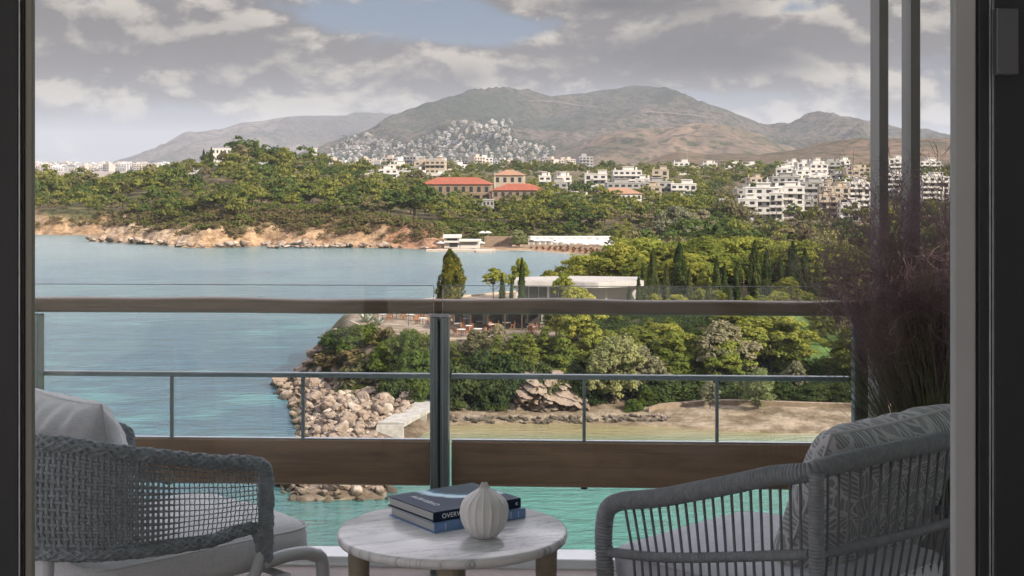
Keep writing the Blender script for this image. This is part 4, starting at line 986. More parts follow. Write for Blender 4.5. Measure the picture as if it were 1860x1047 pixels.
for i in range(4):
    rng = np.random.default_rng(950 + i); n = 12
    cc = np.column_stack([rng.normal(0, .7, n), rng.normal(0, .7, n), rng.uniform(.1, 1.1, n)]); SCF.append(clumps(cc, rng.uniform(.35, .7, n), 40, .11, rng, .8))
tag(merge('undergrowth', nz, SCF, DARKB), 'dark ground cover under the trees behind the sand', 'ground cover', kind='stuff')
sl = []
for _ in range(500):
    px, Y = rngf.uniform(600, 1080), rngf.uniform(146, 178); x = XW(px, Y)
    sp_ = sdist(np.array([x]), np.array([Y]), PLATEAU)[0]
    if -8 < sp_ < -.6 and x > -19 + rngf.uniform(0, 3) and not (900 < px < 1070 and Y < 149): sl.append((x, Y, hz(x, Y), rngf.uniform(0, 6), rngf.uniform(.5, 1.1), rngf.uniform(.4, 1.), int(rngf.integers(0, 4))))
tag(merge('undergrowth', sl, SCF, GREENB), 'green creepers on the bank below the restaurant terrace', 'ground cover', kind='stuff')

# ---------------------------------------------------------------- the town on the mountain side and the city on the plain
HB = []
HMATS = [pmat('house white', (.44, .435, .43), .9), pmat('house cream', (.36, .32, .28), .9), pmat('house grey', (.21, .21, .21), .9)]
for i in range(6):
    mb = MB(); r = random.Random(i); a, b_, h = r.uniform(5, 9), r.uniform(5, 7), r.uniform(7, 15)
    mb.cur = 0; mb.box(-a, a, -b_, b_, -8, h); mb.box(-a * .4, a * .3, -b_ * .4, b_ * .6, h, h + 3)
    mb.cur = 1
    for f in range(int(h / 3.2)):
        n = 4
        for k in range(n): mb.box(-a + (k + .22) * 2 * a / n, -a + (k + .78) * 2 * a / n, -b_ - .08, -b_ + .02, f * 3.2 + .9, f * 3.2 + 2.6)
    for f in range(1, int(h / 3.2)): mb.cur = 0; mb.box(-a, a * .4, -b_ - 1.6, -b_ - .1, f * 3.2 - .2, f * 3.2 + .8)
    HB.append(mb)
HME = [m_.mesh('house', [HMATS[i % 3] if i < 5 else HMATS[0], DGLASS]) for i, m_ in enumerate(HB)]
tp = [(592, 294), (606, 264), (640, 250), (665, 243), (700, 258), (740, 262), (780, 246), (825, 226), (860, 222), (930, 221), (938, 262), (985, 266), (1010, 276), (1046, 300)]
tx = [q[0] for q in tp]; ty = [q[1] for q in tp]
town = []
while len(town) < 950:
    px = rngf.uniform(592, 1046); lo = np.interp(px, tx, ty); py = rngf.uniform(lo, 303); py = py * .35 + .65 * (round(py / 3.6) * 3.6 + 1.5 * math.sin(px / 23))
    if rngf.random() > .35 + .65 * vnoise(px / 18, py / 9, 4): continue
    q = on_range(main_fn, px, py)
    if q is not None: town.append((q[1], q))
town.sort(key=lambda q: q[0])
trest = []
for k, (Y, q) in enumerate(town):
    i = int(rngf.integers(0, 6)); rz = rngf.uniform(-.6, .6); s_ = rngf.uniform(.36, .66); rz *= .4
    if k < 215:
        o = link('town_house', HME[i], None, q, rz); o.scale = (s_,) * 3
        tag(o, 'small pale house in the dense town at the foot of the mountain', 'house', 'houses of the mountain town')
    else: trest.append((q[0], Y, q[2], rz, s_, s_, i))
def merge_mb(name, pts, label, kind='stuff', sx=1.):
    V = []; Fc = []; FM = []; o_ = 0
    for (x, Y, z, rz, sc, hs, i) in pts:
        m_ = HB[i]; v = np.array(m_.v); c_, s_ = math.cos(rz) * sc, math.sin(rz) * sc
        vv = np.empty_like(v); vv[:, 0] = v[:, 0] * c_ - v[:, 1] * s_ + x; vv[:, 1] = v[:, 0] * s_ + v[:, 1] * c_ + Y; vv[:, 2] = v[:, 2] * hs + z
        V.append(vv); Fc.append(np.array(m_.f) + o_); o_ += len(v); wi = int(rngf.integers(0, 3)); FM.append(np.where(np.array(m_.fm) == 1, 3, wi))
    return tag(link(name, mesh_np(name, np.concatenate(V), np.concatenate(Fc), HMATS + [DGLASS], np.concatenate(FM))), label, 'town', kind=kind)
merge_mb('hillside_town', trest, 'white houses crowding the lower slope of the mountain')
city = []
_Y = np.exp(rngf.uniform(math.log(3600), math.log(6800), 1500)); _X = XW(rngf.uniform(-250, 620, 1500), _Y); _Z = H(_X, _Y)
for x, Y, z in zip(_X.tolist(), _Y.tolist(), _Z.tolist()):
    s_ = rngf.uniform(1., 1.9); city.append((x, Y, z, rngf.uniform(-.5, .5), s_, s_ * .8, int(rngf.integers(0, 6))))
merge_mb('distant_city', city, 'pale city on the plain far away at the left')
mid = []
for _ in range(130):
    px = rngf.uniform(600, 1060); Y = rngf.uniform(1300, 2800); x = XW(px, Y); s_ = rngf.uniform(.7, 1.1); mid.append((x, Y, max(hz(x, Y), 20), rngf.uniform(-.5, .5), s_, s_ * .9, int(rngf.integers(0, 6))))
merge_mb('nearer_suburb', mid, 'pale suburb roofs between the wood and the mountain town')
# trees between the houses of the town
tt_ = []
while len(tt_) < 1700:
    px = rngf.uniform(600, 1046); py = rngf.uniform(np.interp(px, tx, ty) - 3, 303); q = on_range(main_fn, px, py)
    if q is not None: s_ = rngf.uniform(.9, 1.9); tt_.append((q[0], q[1], q[2], rngf.uniform(0, 6), s_, s_, int(rngf.integers(0, 8))))
tag(merge('town_trees', tt_, [(q[0][:400], q[1][:100]) for q in FARV], DARKB), 'dark trees between the houses of the mountain town', 'trees', kind='stuff')
# ---------------------------------------------------------------- near promontory: boulders, jetty, restaurant
ROCKM = bpy.data.materials.new('boulder stone'); ROCKM.use_nodes = True
t = NT(ROCKM.node_tree); b = t.n['Principled BSDF']; b.inputs['Roughness'].default_value = .9; b.inputs['Specular IOR Level'].default_value = .2
tc = t.new('ShaderNodeTexCoord').outputs['Object']; oi = t.new('ShaderNodeObjectInfo').outputs['Random']
v = t.vm('ADD', tc, t.comb(t.m('MULTIPLY', oi, 53.), t.m('MULTIPLY', oi, 17.), 0.))
c = t.mix(t.ramp(oi, .1, .9), (.25, .195, .155), (.40, .34, .28)); c = t.mix(t.ramp(t.noise(v, 1.1, 5, .6), .42, .62), c, (.20, .145, .108))
c = t.mix(t.ramp(t.noise(v, 5, 4, .6), .55, .7, 0, .6), c, (.36, .31, .255))
gz = t.xyz(t.new('ShaderNodeNewGeometry').outputs['Position'])[2]
c = t.mix(t.ramp(t.m('ADD', gz, t.m('MULTIPLY', t.noise(v, 2, 3), .5)), .95, .55), c, (.075, .062, .045))           # wet weedy band at the water line
t.put(b.inputs['Base Color'], c)
bn = t.new('ShaderNodeBump'); bn.inputs['Strength'].default_value = .7; bn.inputs['Distance'].default_value = .12
t.put(bn.inputs['Height'], t.noise(v, 4, 6, .65)); t.l.new(bn.outputs[0], b.inputs['Normal'])
def rock_geo(seed, n=11, rough=.34):
    rng = np.random.default_rng(seed)
    th = np.linspace(0, math.pi, n); ph = np.linspace(0, 2 * math.pi, 2 * n, endpoint=False)
    T, Pp = np.meshgrid(th, ph, indexing='ij'); d = np.stack([np.sin(T) * np.cos(Pp), np.sin(T) * np.sin(Pp), np.cos(T)], -1)
    r = np.ones(T.shape)
    for _ in range(13):                                        # cut by random planes: angular blocks
        nn = unit(rng.normal(size=3)); dist = rng.uniform(.42, .82); dt = d @ nn
        r = np.minimum(r, np.where(dt > .05, dist / np.maximum(dt, .05), 9))
    r = r * (1 + rough * .3 * fbm(d[..., 0] * 3 + d[..., 2] * 2 + seed, d[..., 1] * 3, 3, seed))
    v = d * r[..., None] * np.array([1, rng.uniform(.7, 1), rng.uniform(.55, .8)])
    m2 = 2 * n; f = []
    for i in range(n - 1):
        for j in range(m2): f.append((i * m2 + j, i * m2 + (j + 1) % m2, (i + 1) * m2 + (j + 1) % m2, (i + 1) * m2 + j))
    return v.reshape(-1, 3), np.array(f)
RG = [rock_geo(700 + i) for i in range(9)]
RME = []
for v_, f_ in RG:
    me = mesh_np('boulder', v_, f_, ROCKM, smooth=True)
    RME.append(me)
rr = np.random.default_rng(77)
PILE = np.array([(-27.3, 163.5), (-25.2, 172), (-22.5, 174), (-20.5, 166), (-17.5, 158), (-14, 151.5), (-10.3, 147), (-9.7, 140), (-10.8, 132), (-10.5, 127), (-9.3, 118), (-9.5, 107), (-16, 106.3), (-18.2, 112), (-19.2, 131), (-23.2, 150)])
cand = []
while len(cand) < 950:
    x = rr.uniform(-28, -8.5); y = rr.uniform(105.5, 175)
    if sdist(np.array([x]), np.array([y]), PILE)[0] > -.3 and not (x > -12.9 - (y - 128) * -.33 - .0 and 125.5 < y < 143.5):
        s_ = min(1.35, .28 + rr.gamma(2., .165)) * (1.15 if y > 150 else 1.0)
        if all((x - q[0]) ** 2 + (y - q[1]) ** 2 > (.62 * (s_ + q[2])) ** 2 for q in cand) or len(cand) > 640: cand.append((x, y, s_))
zc_ = H(np.array([q[0] for q in cand]), np.array([q[1] for q in cand]))
EDGE = sdist(np.array([q[0] for q in cand]), np.array([q[1] for q in cand]), COAST)
brest = []
for k, (x, y, s_) in enumerate(cand):
    z = max(float(zc_[k]), -.1) + .12 + (.35 * s_ if k > 640 else 0) + (.25 if EDGE[k] > 2 else 0); i = int(rr.integers(0, 9)); rz = rr.uniform(0, 6.28)
    if k < 290:
        o = link('boulder', RME[i], None, (x, y, z)); o.rotation_euler = (rr.uniform(-.5, .5), rr.uniform(-.5, .5), rz); o.scale = (s_, s_, s_)
        tag(o, 'pale reddish boulder of the breakwater pile at the tip of the promontory' if y > 126 else 'boulder at the near water end of the breakwater below the wooden board', 'boulder', 'breakwater boulders' if y > 126 else 'boulders at the near water end')
    else: brest.append((x, y, z, rz, s_ * .75, s_ * .75, i))
tag(merge('rubble', brest, RG, ROCKM), 'smaller rubble between the breakwater boulders', 'rubble', kind='stuff')
# stones along the sand
shore = []
for k in range(150):
    px = rr.uniform(818, 1215); y = rr.uniform(138.2, 140.6) if px < 1080 else rr.uniform(138.5, 140.8); x = XW(px, y); s_ = rr.uniform(.18, .48) * (1.0 if px > 960 else .8)
    shore.append((x, y, hz(x, y) + .08, s_))
for (x, y, z, s_) in shore:
    o = link('stone', RME[int(rr.integers(0, 9))], None, (x, y, z)); o.rotation_euler = (rr.uniform(-.4, .4), rr.uniform(-.4, .4), rr.uniform(0, 6)); o.scale = (s_ * 1.2, s_, s_)
    tag(o, 'stone in the low row between the sand and the dark hedge', 'stone', 'stones along the edge of the sand')
for k in range(110):
    if k < 44: px, y = 488 + k * 3.2 + rr.uniform(-2, 2), 429 - (k / 44) * -2 + rr.uniform(-1.2, 1.2); s_ = rr.uniform(.5, 1.1); lb, gp_ = 'boulder of the low stone row in the water before the far cliffs', 'stone row before the far cliffs'
    else:
        px = rr.uniform(60, 780); y = 470.; lb, gp_ = 'fallen rock at the foot of the pale far cliffs', 'fallen rocks below the far cliffs'
        while sdist(np.array([XW(px, y)]), np.array([y]), COAST)[0] > .3 and y > 400: y -= 1
        if sdist(np.array([XW(px, y)]), np.array([y]), COAST)[0] < -3: continue
        s_ = rr.uniform(.6, 2.2)
    o = link('boulder', RME[int(rr.integers(0, 9))], None, (XW(px, y), y, .2 + .45 * s_)); o.rotation_euler = (rr.uniform(-.4, .4), rr.uniform(-.4, .4), rr.uniform(0, 6)); o.scale = (s_ * 1.3, s_, s_ * .8); tag(o, lb, 'boulder', gp_)
def rock(px, Y, s, label, name='rock', dz=0., sc=(1, 1, 1), i=0, rz=0.):
    x, y, z = G(px, Y); o = link(name, RME[i], None, (x, y, z + dz), rz); o.scale = (s * sc[0], s * sc[1], s * sc[2]); tag(o, label, 'rock')
rock(866, 139.6, 1.35, 'flat ochre slab of rock on the sand right of the middle post', sc=(1.3, .8, .5), i=2, rz=.3)
rock(842, 143.8, .75, 'pale boulder on the sand below the dark ivy', i=4)
rock(742, 146, 1.9, 'large pale boulder under the trailing bush at the root of the jetty', sc=(1.1, 1, 1.0), i=5, rz=1.)
# big rock face below the ivy
g = []
for j, zz in enumerate(np.linspace(0, 1, 60)):
    row = []
    for i, uu in enumerate(np.linspace(0, 1, 110)):
        px = 884 + 182 * uu; base = 142.6 + 1.8 * abs(uu - .55)
        ov = -.9 * math.sin(math.pi * min(1, zz * 1.25)) * (uu > .3) + 3.6 * zz ** 2
        x = XW(px, 146.); top = 4.4 * (math.sin(math.pi * min(1, max(0, uu)) ** .8) ** .55) + .2
        hh_ = top * zz
        nn = float(fbm(np.array([x * .55 + hh_ * .3]), np.array([hh_ * .9 - x * .25]), 4, 61, .6)[0]); cr = abs(float(fbm(np.array([x * .4 + hh_ * .9]), np.array([hh_ * .35 - x * .5]), 3, 66)[0]))
        st = (hh_ * 1.5 + x * .35 + nn) % 1.0; bl = float(vnoise(np.array([x * 1.1 + 3]), np.array([math.floor(hh_ * 1.5 + x * .35 + nn) * 3.7]), 5)[0]); row.append((x + nn * .5, base + ov - 1.2 * nn - .9 * bl + .5 * st + .9 * max(0, .12 - cr) / .12, .3 + hh_ + .35 * nn * zz))
    g.append(row)
mb = MB(); mb.grid(g)
t_ = thing('rock_outcrop', 'large pale overhanging rock face behind the sand under the bushes', 'rock', (XW(975, 146), 146, .3))
mb.org = np.array(t_.location); mb.build('rock_face', ROCKM, t_, False)
# jetty
CONC = pmat('weathered concrete', (.36, .34, .31), .9, var=.3, vscale=1.3, bump=.3, bscale=8)
t_ = thing('jetty', 'pale concrete jetty sloping from the boulders towards the board', 'jetty', (-9.8, 136, 0))
mb = MB((-9.8, 136, 0)); a0, a1, b0, b1 = (-12.1, 129.4), (-9.7, 129.2), (-9.0, 144.0), (-6.5, 143.4)
mb.add([(*a0, 1.72), (*a1, 1.72), (*b1, 1.55), (*b0, 1.55), (*a0, 1.36), (*a1, 1.36), (*b1, 1.2), (*b0, 1.2)], [(0, 1, 2, 3), (7, 6, 5, 4), (0, 4, 5, 1), (1, 5, 6, 2), (2, 6, 7, 3), (3, 7, 4, 0)]); mb.build('deck', CONC, t_)
mb = MB((-9.8, 136, 0)); mb.add([(-12.5, 128.2, -1.5), (-9.75, 128.0, -1.5), (-9.7, 130.4, -1.5), (-12.2, 130.6, -1.5), (-12.2, 129.0, 1.55), (-9.85, 128.8, 1.55), (-9.8, 129.19, 1.55), (-12.15, 129.38, 1.55)], [(0, 1, 5, 4), (1, 2, 6, 5), (2, 3, 7, 6), (3, 0, 4, 7), (4, 5, 6, 7)]); mb.build('end_block', CONC, t_)
mb = MB((-9.8, 136, 0)); mb.box(-10.2, -8.2, 136.5, 138, -1.5, 1.25); mb.build('pier_block', CONC, t_)
# stone kerb behind the sand
pts = [(XW(p, y_), y_, hz(XW(p, y_), y_)) for p, y_ in ((1178, 142.2), (1200, 143.2), (1240, 143.8), (1300, 144.0), (1380, 143.6), (1460, 143.0), (1560, 142.4), (1680, 141.5))]
sp = smooth_path(pts, 60); mb = MB()
gg = [[(q[0], q[1] - .25, q[2] - .3), (q[0], q[1] - .25, q[2] + .38), (q[0], q[1] + .3, q[2] + .42), (q[0], q[1] + .3, q[2] - .3)] for q in sp]; mb.grid(gg)
tag(mb.build('stone_kerb', STONE), 'low curved stone kerb between the sand and the dark thicket', 'kerb')

# ---- restaurant
GLZ = pmat('pavilion glazing', (.10, .125, .13), .08, spec=.8)
ROOFG = pmat('grey gravel roof', (.34, .325, .30), .95, var=.25)
TIMB = pmat('dark brown timber', (.055, .036, .025), .6, var=.3)
zt = 6.3
rx0, rx1, ry = XW(934, 188), XW(1165, 188), 188.
t_ = thing('restaurant', 'white modern restaurant with a flat angular roof among cypresses and pines', 'restaurant', (0, 190, zt))
def loc(mb): mb.org = np.array((0, 190, zt)); return mb
mb = MB(); top = [(rx0, 184.5), (rx0 + 5.2, 184.0), (rx0 + 9, 182.5), (rx1 - 6, 182.2), (rx1, 184.5), (rx1 + .3, 191.5), (rx1 - 8, 193), (rx0 + 6, 192.6), (rx0 + .3, 191)]
mb.prism(top, zt + 3.05, zt + 3.72); loc(mb).build('roof_slab', pmat('dull white fascia', (.40, .39, .37), .8, var=.15, vscale=.6), t_)
mb = MB(); mb.prism([(q[0] * .985 + .07, q[1] + (.5 if q[1] < 190 else -.5)) for q in top], zt + 3.723, zt + 3.78); loc(mb).build('roof_gravel', ROOFG, t_)
mb = MB(); mb.box(rx0 + 8.5, rx0 + 11.8, 187, 190.3, zt - 1, zt + 3.048); mb.box(rx1 - 5, rx1 - .3, 187.5, 191, zt - 1, zt + 3.048); mb.box(rx0 + .5, rx1 - 5.1, 190.5, 191.5, zt - 1, zt + 3.048); loc(mb).build('wall', WHITE, t_)
for k, (xa, xb, yy) in enumerate(((rx0 + .6, rx0 + 8.4, 187.5), (rx0 + 11.9, rx1 - 5.05, 187.6))):
    n = max(3, int((xb - xa) / 1.3))
    for i in range(n):
        fb = MB(); xa_ = xa + (xb - xa) * i / n; xb_ = xa + (xb - xa) * (i + 1) / n; fb.box(xa_ + .05, xb_ - .05, yy, yy + .06, zt + .1, zt + 2.9); loc(fb).build('glass_panel', GLZ, t_)
    fb = MB()
    for i in range(n + 1): q = xa + (xb - xa) * i / n; fb.box(q - .045, q + .045, yy - .05, yy + .1, zt, zt + 3.03)
    loc(fb).build('mullions', WHITE, t_)
for q in (rx0 + .4, rx0 + 4.4, rx0 + 9, rx1 - 9, rx1 - 4.8, rx1 - .5):
    fb = MB(); fb.box(q - .14, q + .14, 185.2, 185.5, zt - .5, zt + 3.048); loc(fb).build('column', WHITE, t_)
fb = MB(); fb.box(rx0 + 9, rx1 - .2, 183.4, 187, zt - .6, zt - .02); loc(fb).build('white_step', WHITE, t_)
# dark timber pergola on the terrace
px0, px1, py0, py1 = XW(822, 163), XW(1012, 163), 161.5, 169
t_ = thing('pergola', 'dark timber pergola with open posts on the restaurant terrace behind the tables', 'pergola', (0, 165, zt))
def locp(mb): mb.org = np.array((0, 165, zt)); return mb
mb = MB(); mb.box(px0, px1, py0, py1, zt + 2.35, zt + 2.55); locp(mb).build('roof', TIMB, t_)
for i in range(7):
    q = px0 + .15 + (px1 - px0 - .3) * i / 6; mb = MB(); mb.box(q - .09, q + .09, py0 + .05, py0 + .23, zt - .3, zt + 2.348); locp(mb).build('post', TIMB, t_)
mb = MB(); mb.box(px0, px1, py1 - .2, py1 - .05, zt - .3, zt + 2.348); locp(mb).build('back_screen', DARKM, t_)
for i in range(5):
    q = px0 + 1 + i * 2.3; mb = MB(); mb.box(q, q + .8, py1 - .32, py1 - .22, zt, zt + 2.0); locp(mb).build('curtain', WHITE if i % 2 else GREYW, t_)
mb = MB()
for zz in (zt + .35, zt + .65, zt + .95): mb.box(XW(960, 162), px1, py0 - .02, py0 + .03, zz, zz + .06)
locp(mb).build('rail', TIMB, t_)
# low retaining walls of the terraces
WALLM = pmat('pale masonry', (.42, .34, .26), .9, var=.3, vscale=2.5, bump=.4, bscale=6)
def low_wall(pts, z0, z1, th, label):
    mb = MB(); sp_ = np.array(pts, float)
    for i in range(len(sp_) - 1):
        a, b_ = sp_[i], sp_[i + 1]; d = (b_ - a) / np.linalg.norm(b_ - a); nn = np.array([-d[1], d[0]]) * th / 2
        q = [a - nn, b_ - nn, b_ + nn, a + nn]; mb.add([(p_[0], p_[1], z0) for p_ in q] + [(p_[0], p_[1], z1) for p_ in q], [(0, 3, 2, 1), (4, 5, 6, 7), (0, 1, 5, 4), (1, 2, 6, 5), (2, 3, 7, 6), (3, 0, 4, 7)])
    tag(mb.build('retaining_wall', WALLM), label, 'wall')
low_wall([(-14.6, 159.0), (-7.6, 152.9), (-3.5, 152.2)], 4.6, 6.45, .35, 'pale low wall at the edge of the terrace below the tables left of the big pine')
low_wall([(-19.3, 171), (-14.8, 159.6)], 4.8, 6.4, .35, 'pale low wall under the orange chairs at the tip of the terrace')
low_wall([(-2.6, 151.9), (2, 151.2), (6, 153.2)], 4.4, 6.42, .35, 'pale low wall right of the slim cypress below the terrace rail')
low_wall([(-20.2, 184), (-12, 197.8), (4, 213.5)], 5.2, 6.55, .3, 'grey wall along the sea side of the terrace')
# terrace furniture
TBL = [(695, 172), (720, 174), (745, 172), (768, 168), (700, 178), (735, 179), (830, 163), (850, 160), (872, 164), (895, 161), (838, 156.5), (868, 157), (890, 166.5), (985, 163), (1008, 161), (965, 159), (920, 163), (848, 167), (770, 176), (812, 170), (842, 182), (865, 184), (890, 183), (800, 184)]
tm = MB(); tm.lathe([(.02, .70), (.48, .70), (.5, .715), (.5, .735), (.02, .735)], 14); TTOP = tm.mesh('table_top', CLOTH)
tm = MB(); tm.tube([(0, 0, .02), (0, 0, .70)], .035, 6); tm.lathe([(.26, 0), (.26, .025), (.03, .04)], 10); TLEG = tm.mesh('pedestal', DARKM)
cm = MB(); cm.box(-.24, .24, -.24, .24, .43, .48); CSEAT = cm.mesh('seat', WOODB)
cm = MB(); cm.box(-.24, .24, .20, .25, .48, .90); CBACK = cm.mesh('backrest', WOODB)
CLEG = boxmesh('leg', -.025, .025, -.025, .025, 0, .43, WOODB)
k = 0
for (px, Y) in TBL:
    x, y, z = G(px, Y); z = max(z, zt - .1) if sdist(np.array([x]), np.array([y]), PLATEAU)[0] > 0 else z
    side = 'left of the middle post' if px < 785 else 'right of the middle post'
    t_ = thing('terrace_table', f'small white topped table on the restaurant terrace {side}', 'table', (x, y, z + .02), 0, f'terrace tables {side}')
    kid(t_, link('table_top', TTOP, t_)); kid(t_, link('pedestal', TLEG, t_))
    for q in range(3 if px < 785 else 2):
        a = q * 2.09 + k; k += 1
        c_ = thing('terrace_chair', f'orange brown wooden chair at a white table on the terrace {side}', 'chair', (x + .72 * math.cos(a), y + .72 * math.sin(a), z + .02), a - math.pi / 2, f'terrace chairs {side}')
        kid(c_, link('seat', CSEAT, c_)); kid(c_, link('backrest', CBACK, c_))
        for sx in (-.2, .2):
            for sy in (-.2, .2): kid(c_, link('leg', CLEG, c_, (sx, sy, 0)))
# glowing white globe lamps are off by day: plain globes on stems
for (px, Y) in ((742, 166), (868, 168), (848, 165), (905, 170)):
    x, y, z = G(px, Y); mb = MB(); mb.tube([(0, 0, 0), (0, 0, 1.5)], .03, 6); t_ = thing('globe_lamp', 'white globe lamp on a thin stem on the terrace', 'lamp', (x, y, zt), group='globe lamps on the terrace'); mb.build('stem', DARKM, t_)
    gb = MB(); gb.lathe([(.01, 1.48), (.14, 1.55), (.19, 1.68), (.14, 1.81), (.01, 1.88)], 10); gb.build('globe', CLOTH, t_, True)
# ---------------------------------------------------------------- hotel room and balcony
Z0 = EYE - 1.45
def B(px, py, Y): return np.array((XW(px, Y), Y, ZW(py, Y)))
PLAST = pmat('white plaster', (.70, .70, .69), .85, var=.05)
DFRAME = pmat('anthracite door frame', (.020, .0225, .026), .45, var=.1)
ALU = pmat('brushed aluminium', (.42, .44, .46), .38, .85, var=.15, vscale=30)
KHAKI = pmat('bronze anodised edge', (.235, .225, .19), .5, .2, var=.1)
RAILM = pmat('grey green painted steel', (.22, .25, .26), .36, .55, var=.12, vscale=8)
POSTM = pmat('dark bronze post', (.10, .098, .095), .45, .3, var=.15, vscale=5)
def woodmat(name, c1, c2, rough=.5):
    m = bpy.data.materials.new(name); m.use_nodes = True; t = NT(m.node_tree); b = t.n['Principled BSDF']
    p = t.vm('MULTIPLY', t.new('ShaderNodeTexCoord').outputs['Object'], (1.1, 9, 9)); n1 = t.noise(p, 1.6, 7, .62, 1.2); n2 = t.noise(t.vm('MULTIPLY', p, (.6, 7, 7)), 3., 4, .6)
    c = t.mix(t.ramp(n1, .35, .65), c1, c2); c = t.mix(t.ramp(n2, .45, .7, 0, .5), c, tuple(q * .6 for q in c1))
    t.put(b.inputs['Base Color'], c); b.inputs['Roughness'].default_value = rough
    bn = t.new('ShaderNodeBump'); bn.inputs['Strength'].default_value = .2; bn.inputs['Distance'].default_value = .004; t.put(bn.inputs['Height'], n2); t.l.new(bn.outputs[0], b.inputs['Normal'])
    return m
HWOOD = woodmat('weathered handrail wood', (.195, .125, .082), (.142, .09, .058))
BWOOD = woodmat('oiled board wood', (.30, .185, .112), (.20, .12, .072), .42)
LEGW = woodmat('pale table leg wood', (.36, .32, .24), (.30, .265, .20), .5)
DECK = woodmat('brown deck', (.16, .12, .09), (.11, .085, .065), .6)
GLASS = bpy.data.materials.new('clear pane'); GLASS.use_nodes = True
t = NT(GLASS.node_tree)
for n in list(t.n): t.n.remove(n)
tr = t.new('ShaderNodeBsdfTransparent'); tr.inputs[0].default_value = (.955, .975, .972, 1); gl = t.new('ShaderNodeBsdfGlossy'); gl.inputs['Roughness'].default_value = .0; gl.inputs['Color'].default_value = (.9, .95, .95, 1)
fr = t.new('ShaderNodeFresnel'); fr.inputs[0].default_value = 1.45; mx = t.new('ShaderNodeMixShader'); t.l.new(t.m('MULTIPLY', fr.outputs[0], .45), mx.inputs[0]); t.l.new(tr.outputs[0], mx.inputs[1]); t.l.new(gl.outputs[0], mx.inputs[2])
t.l.new(mx.outputs[0], t.new('ShaderNodeOutputMaterial').inputs[0])

# the building: floor, ceiling, walls
def sbox(name, x0, x1, y0, y1, z0, z1, m):
    mb = MB(); mb.box(x0, x1, y0, y1, Z0 + z0, Z0 + z1); return tag(mb.build(name, m), kind='structure')
sbox('floor', -2.9, 2.9, -6.2, 2.75, -.25, -.004, pmat('pale oak floor', (.50, .46, .41), .5, var=.2, vscale=2))
sbox('ceiling', -2.9, 2.9, -4.2, 2.75, 2.45, 2.8, PLAST)
sbox('balcony_floor', -5, 5, 2.752, 4.76, -.3, 0, DECK)
sbox('balcony_ceiling', -5, 14, 2.78, 5.15, 2.5, 2.8, PLAST)
sbox('courtyard', -60, 2.5, -70, -6.25, -.6, -.3, pmat('pale courtyard paving', (.62, .60, .56), .9, var=.1)); sbox('courtyard', -60, -5.2, -6.249, 2.4, -.6, -.3, bpy.data.materials['pale courtyard paving'])  # unseen pale slab, added to bounce sunlight onto ceiling and chair backs
sbox('room_wall', 2.6, 2.9, -8.2, 2.5, -.3, 2.448, PLAST)  # unseen right wall, lengthened backwards to keep the sun off the balcony
t_ = thing('hotel_wall', 'white hotel wall beside and above the wide balcony door opening', 'wall', (0, 2.6, Z0))
for (a, b_, c_, d_) in ((2.602, 14, -3, 2.448), (-5, 14, 2.802, 9)):
    mb = MB((0, 2.6, Z0)); mb.box(a, b_, 2.535, 2.745, Z0 + c_, Z0 + d_); mb.build('wall_panel', PLAST, t_)
# left leaf edge of the sliding door
t_ = thing('sliding_door', 'dark sliding door edge with slim bright seal at the left side of the opening', 'sliding door', (-.95, 2.5, Z0))
def part(parent, name, m, px0, px1, Y0, Y1, z0=0., z1=2.44, bev=.0015, pyr=None):
    mb = MB(np.array(parent.location)); a, b_ = XW(px0, Y0), XW(px1, Y0)
    if pyr: z0, z1 = ZW(pyr[1], Y0) - Z0, ZW(pyr[0], Y0) - Z0
    mb.bbox(a, b_, Y0, Y1, Z0 + z0, Z0 + z1, bev); return mb.build(name, m, parent)
part(t_, 'door_frame', DFRAME, -60, 33, 2.49, 2.53); part(t_, 'seal', ALU, 33.4, 36.2, 2.492, 2.512, bev=.0003); part(t_, 'channel', DFRAME, 36.6, 45, 2.50, 2.52); part(t_, 'edge_profile', KHAKI, 45.4, 59, 2.50, 2.515)
t_ = thing('door_jamb', 'pale grey white door jamb at the right side of the opening', 'door jamb', (.79, 2.5, Z0))
part(t_, 'jamb', pmat('jamb paint', (.42, .43, .44), .7, var=.06),  1733, 1774, 2.50, 2.525, bev=.003); part(t_, 'jamb_edge', ALU, 1774.6, 1778, 2.503, 2.52, bev=.0004)
t_ = thing('sliding_door', 'black sliding door frame with a grey latch block at the right edge of the picture', 'sliding door', (.9, 2.48, Z0))
part(t_, 'channel', DFRAME, 1778.4, 1797, 2.49, 2.52); part(t_, 'seal', ALU, 1797.6, 1800, 2.485, 2.505, bev=.0003); part(t_, 'seal', ALU, 1803, 1805, 2.483, 2.503, bev=.0003); part(t_, 'door_frame', DFRAME, 1806, 1930, 2.48, 2.53)
part(t_, 'latch', pmat('grey latch metal', (.11, .115, .125), .4, .5), 1811, 1851, 2.455, 2.479, pyr=(14, 136), bev=.002)

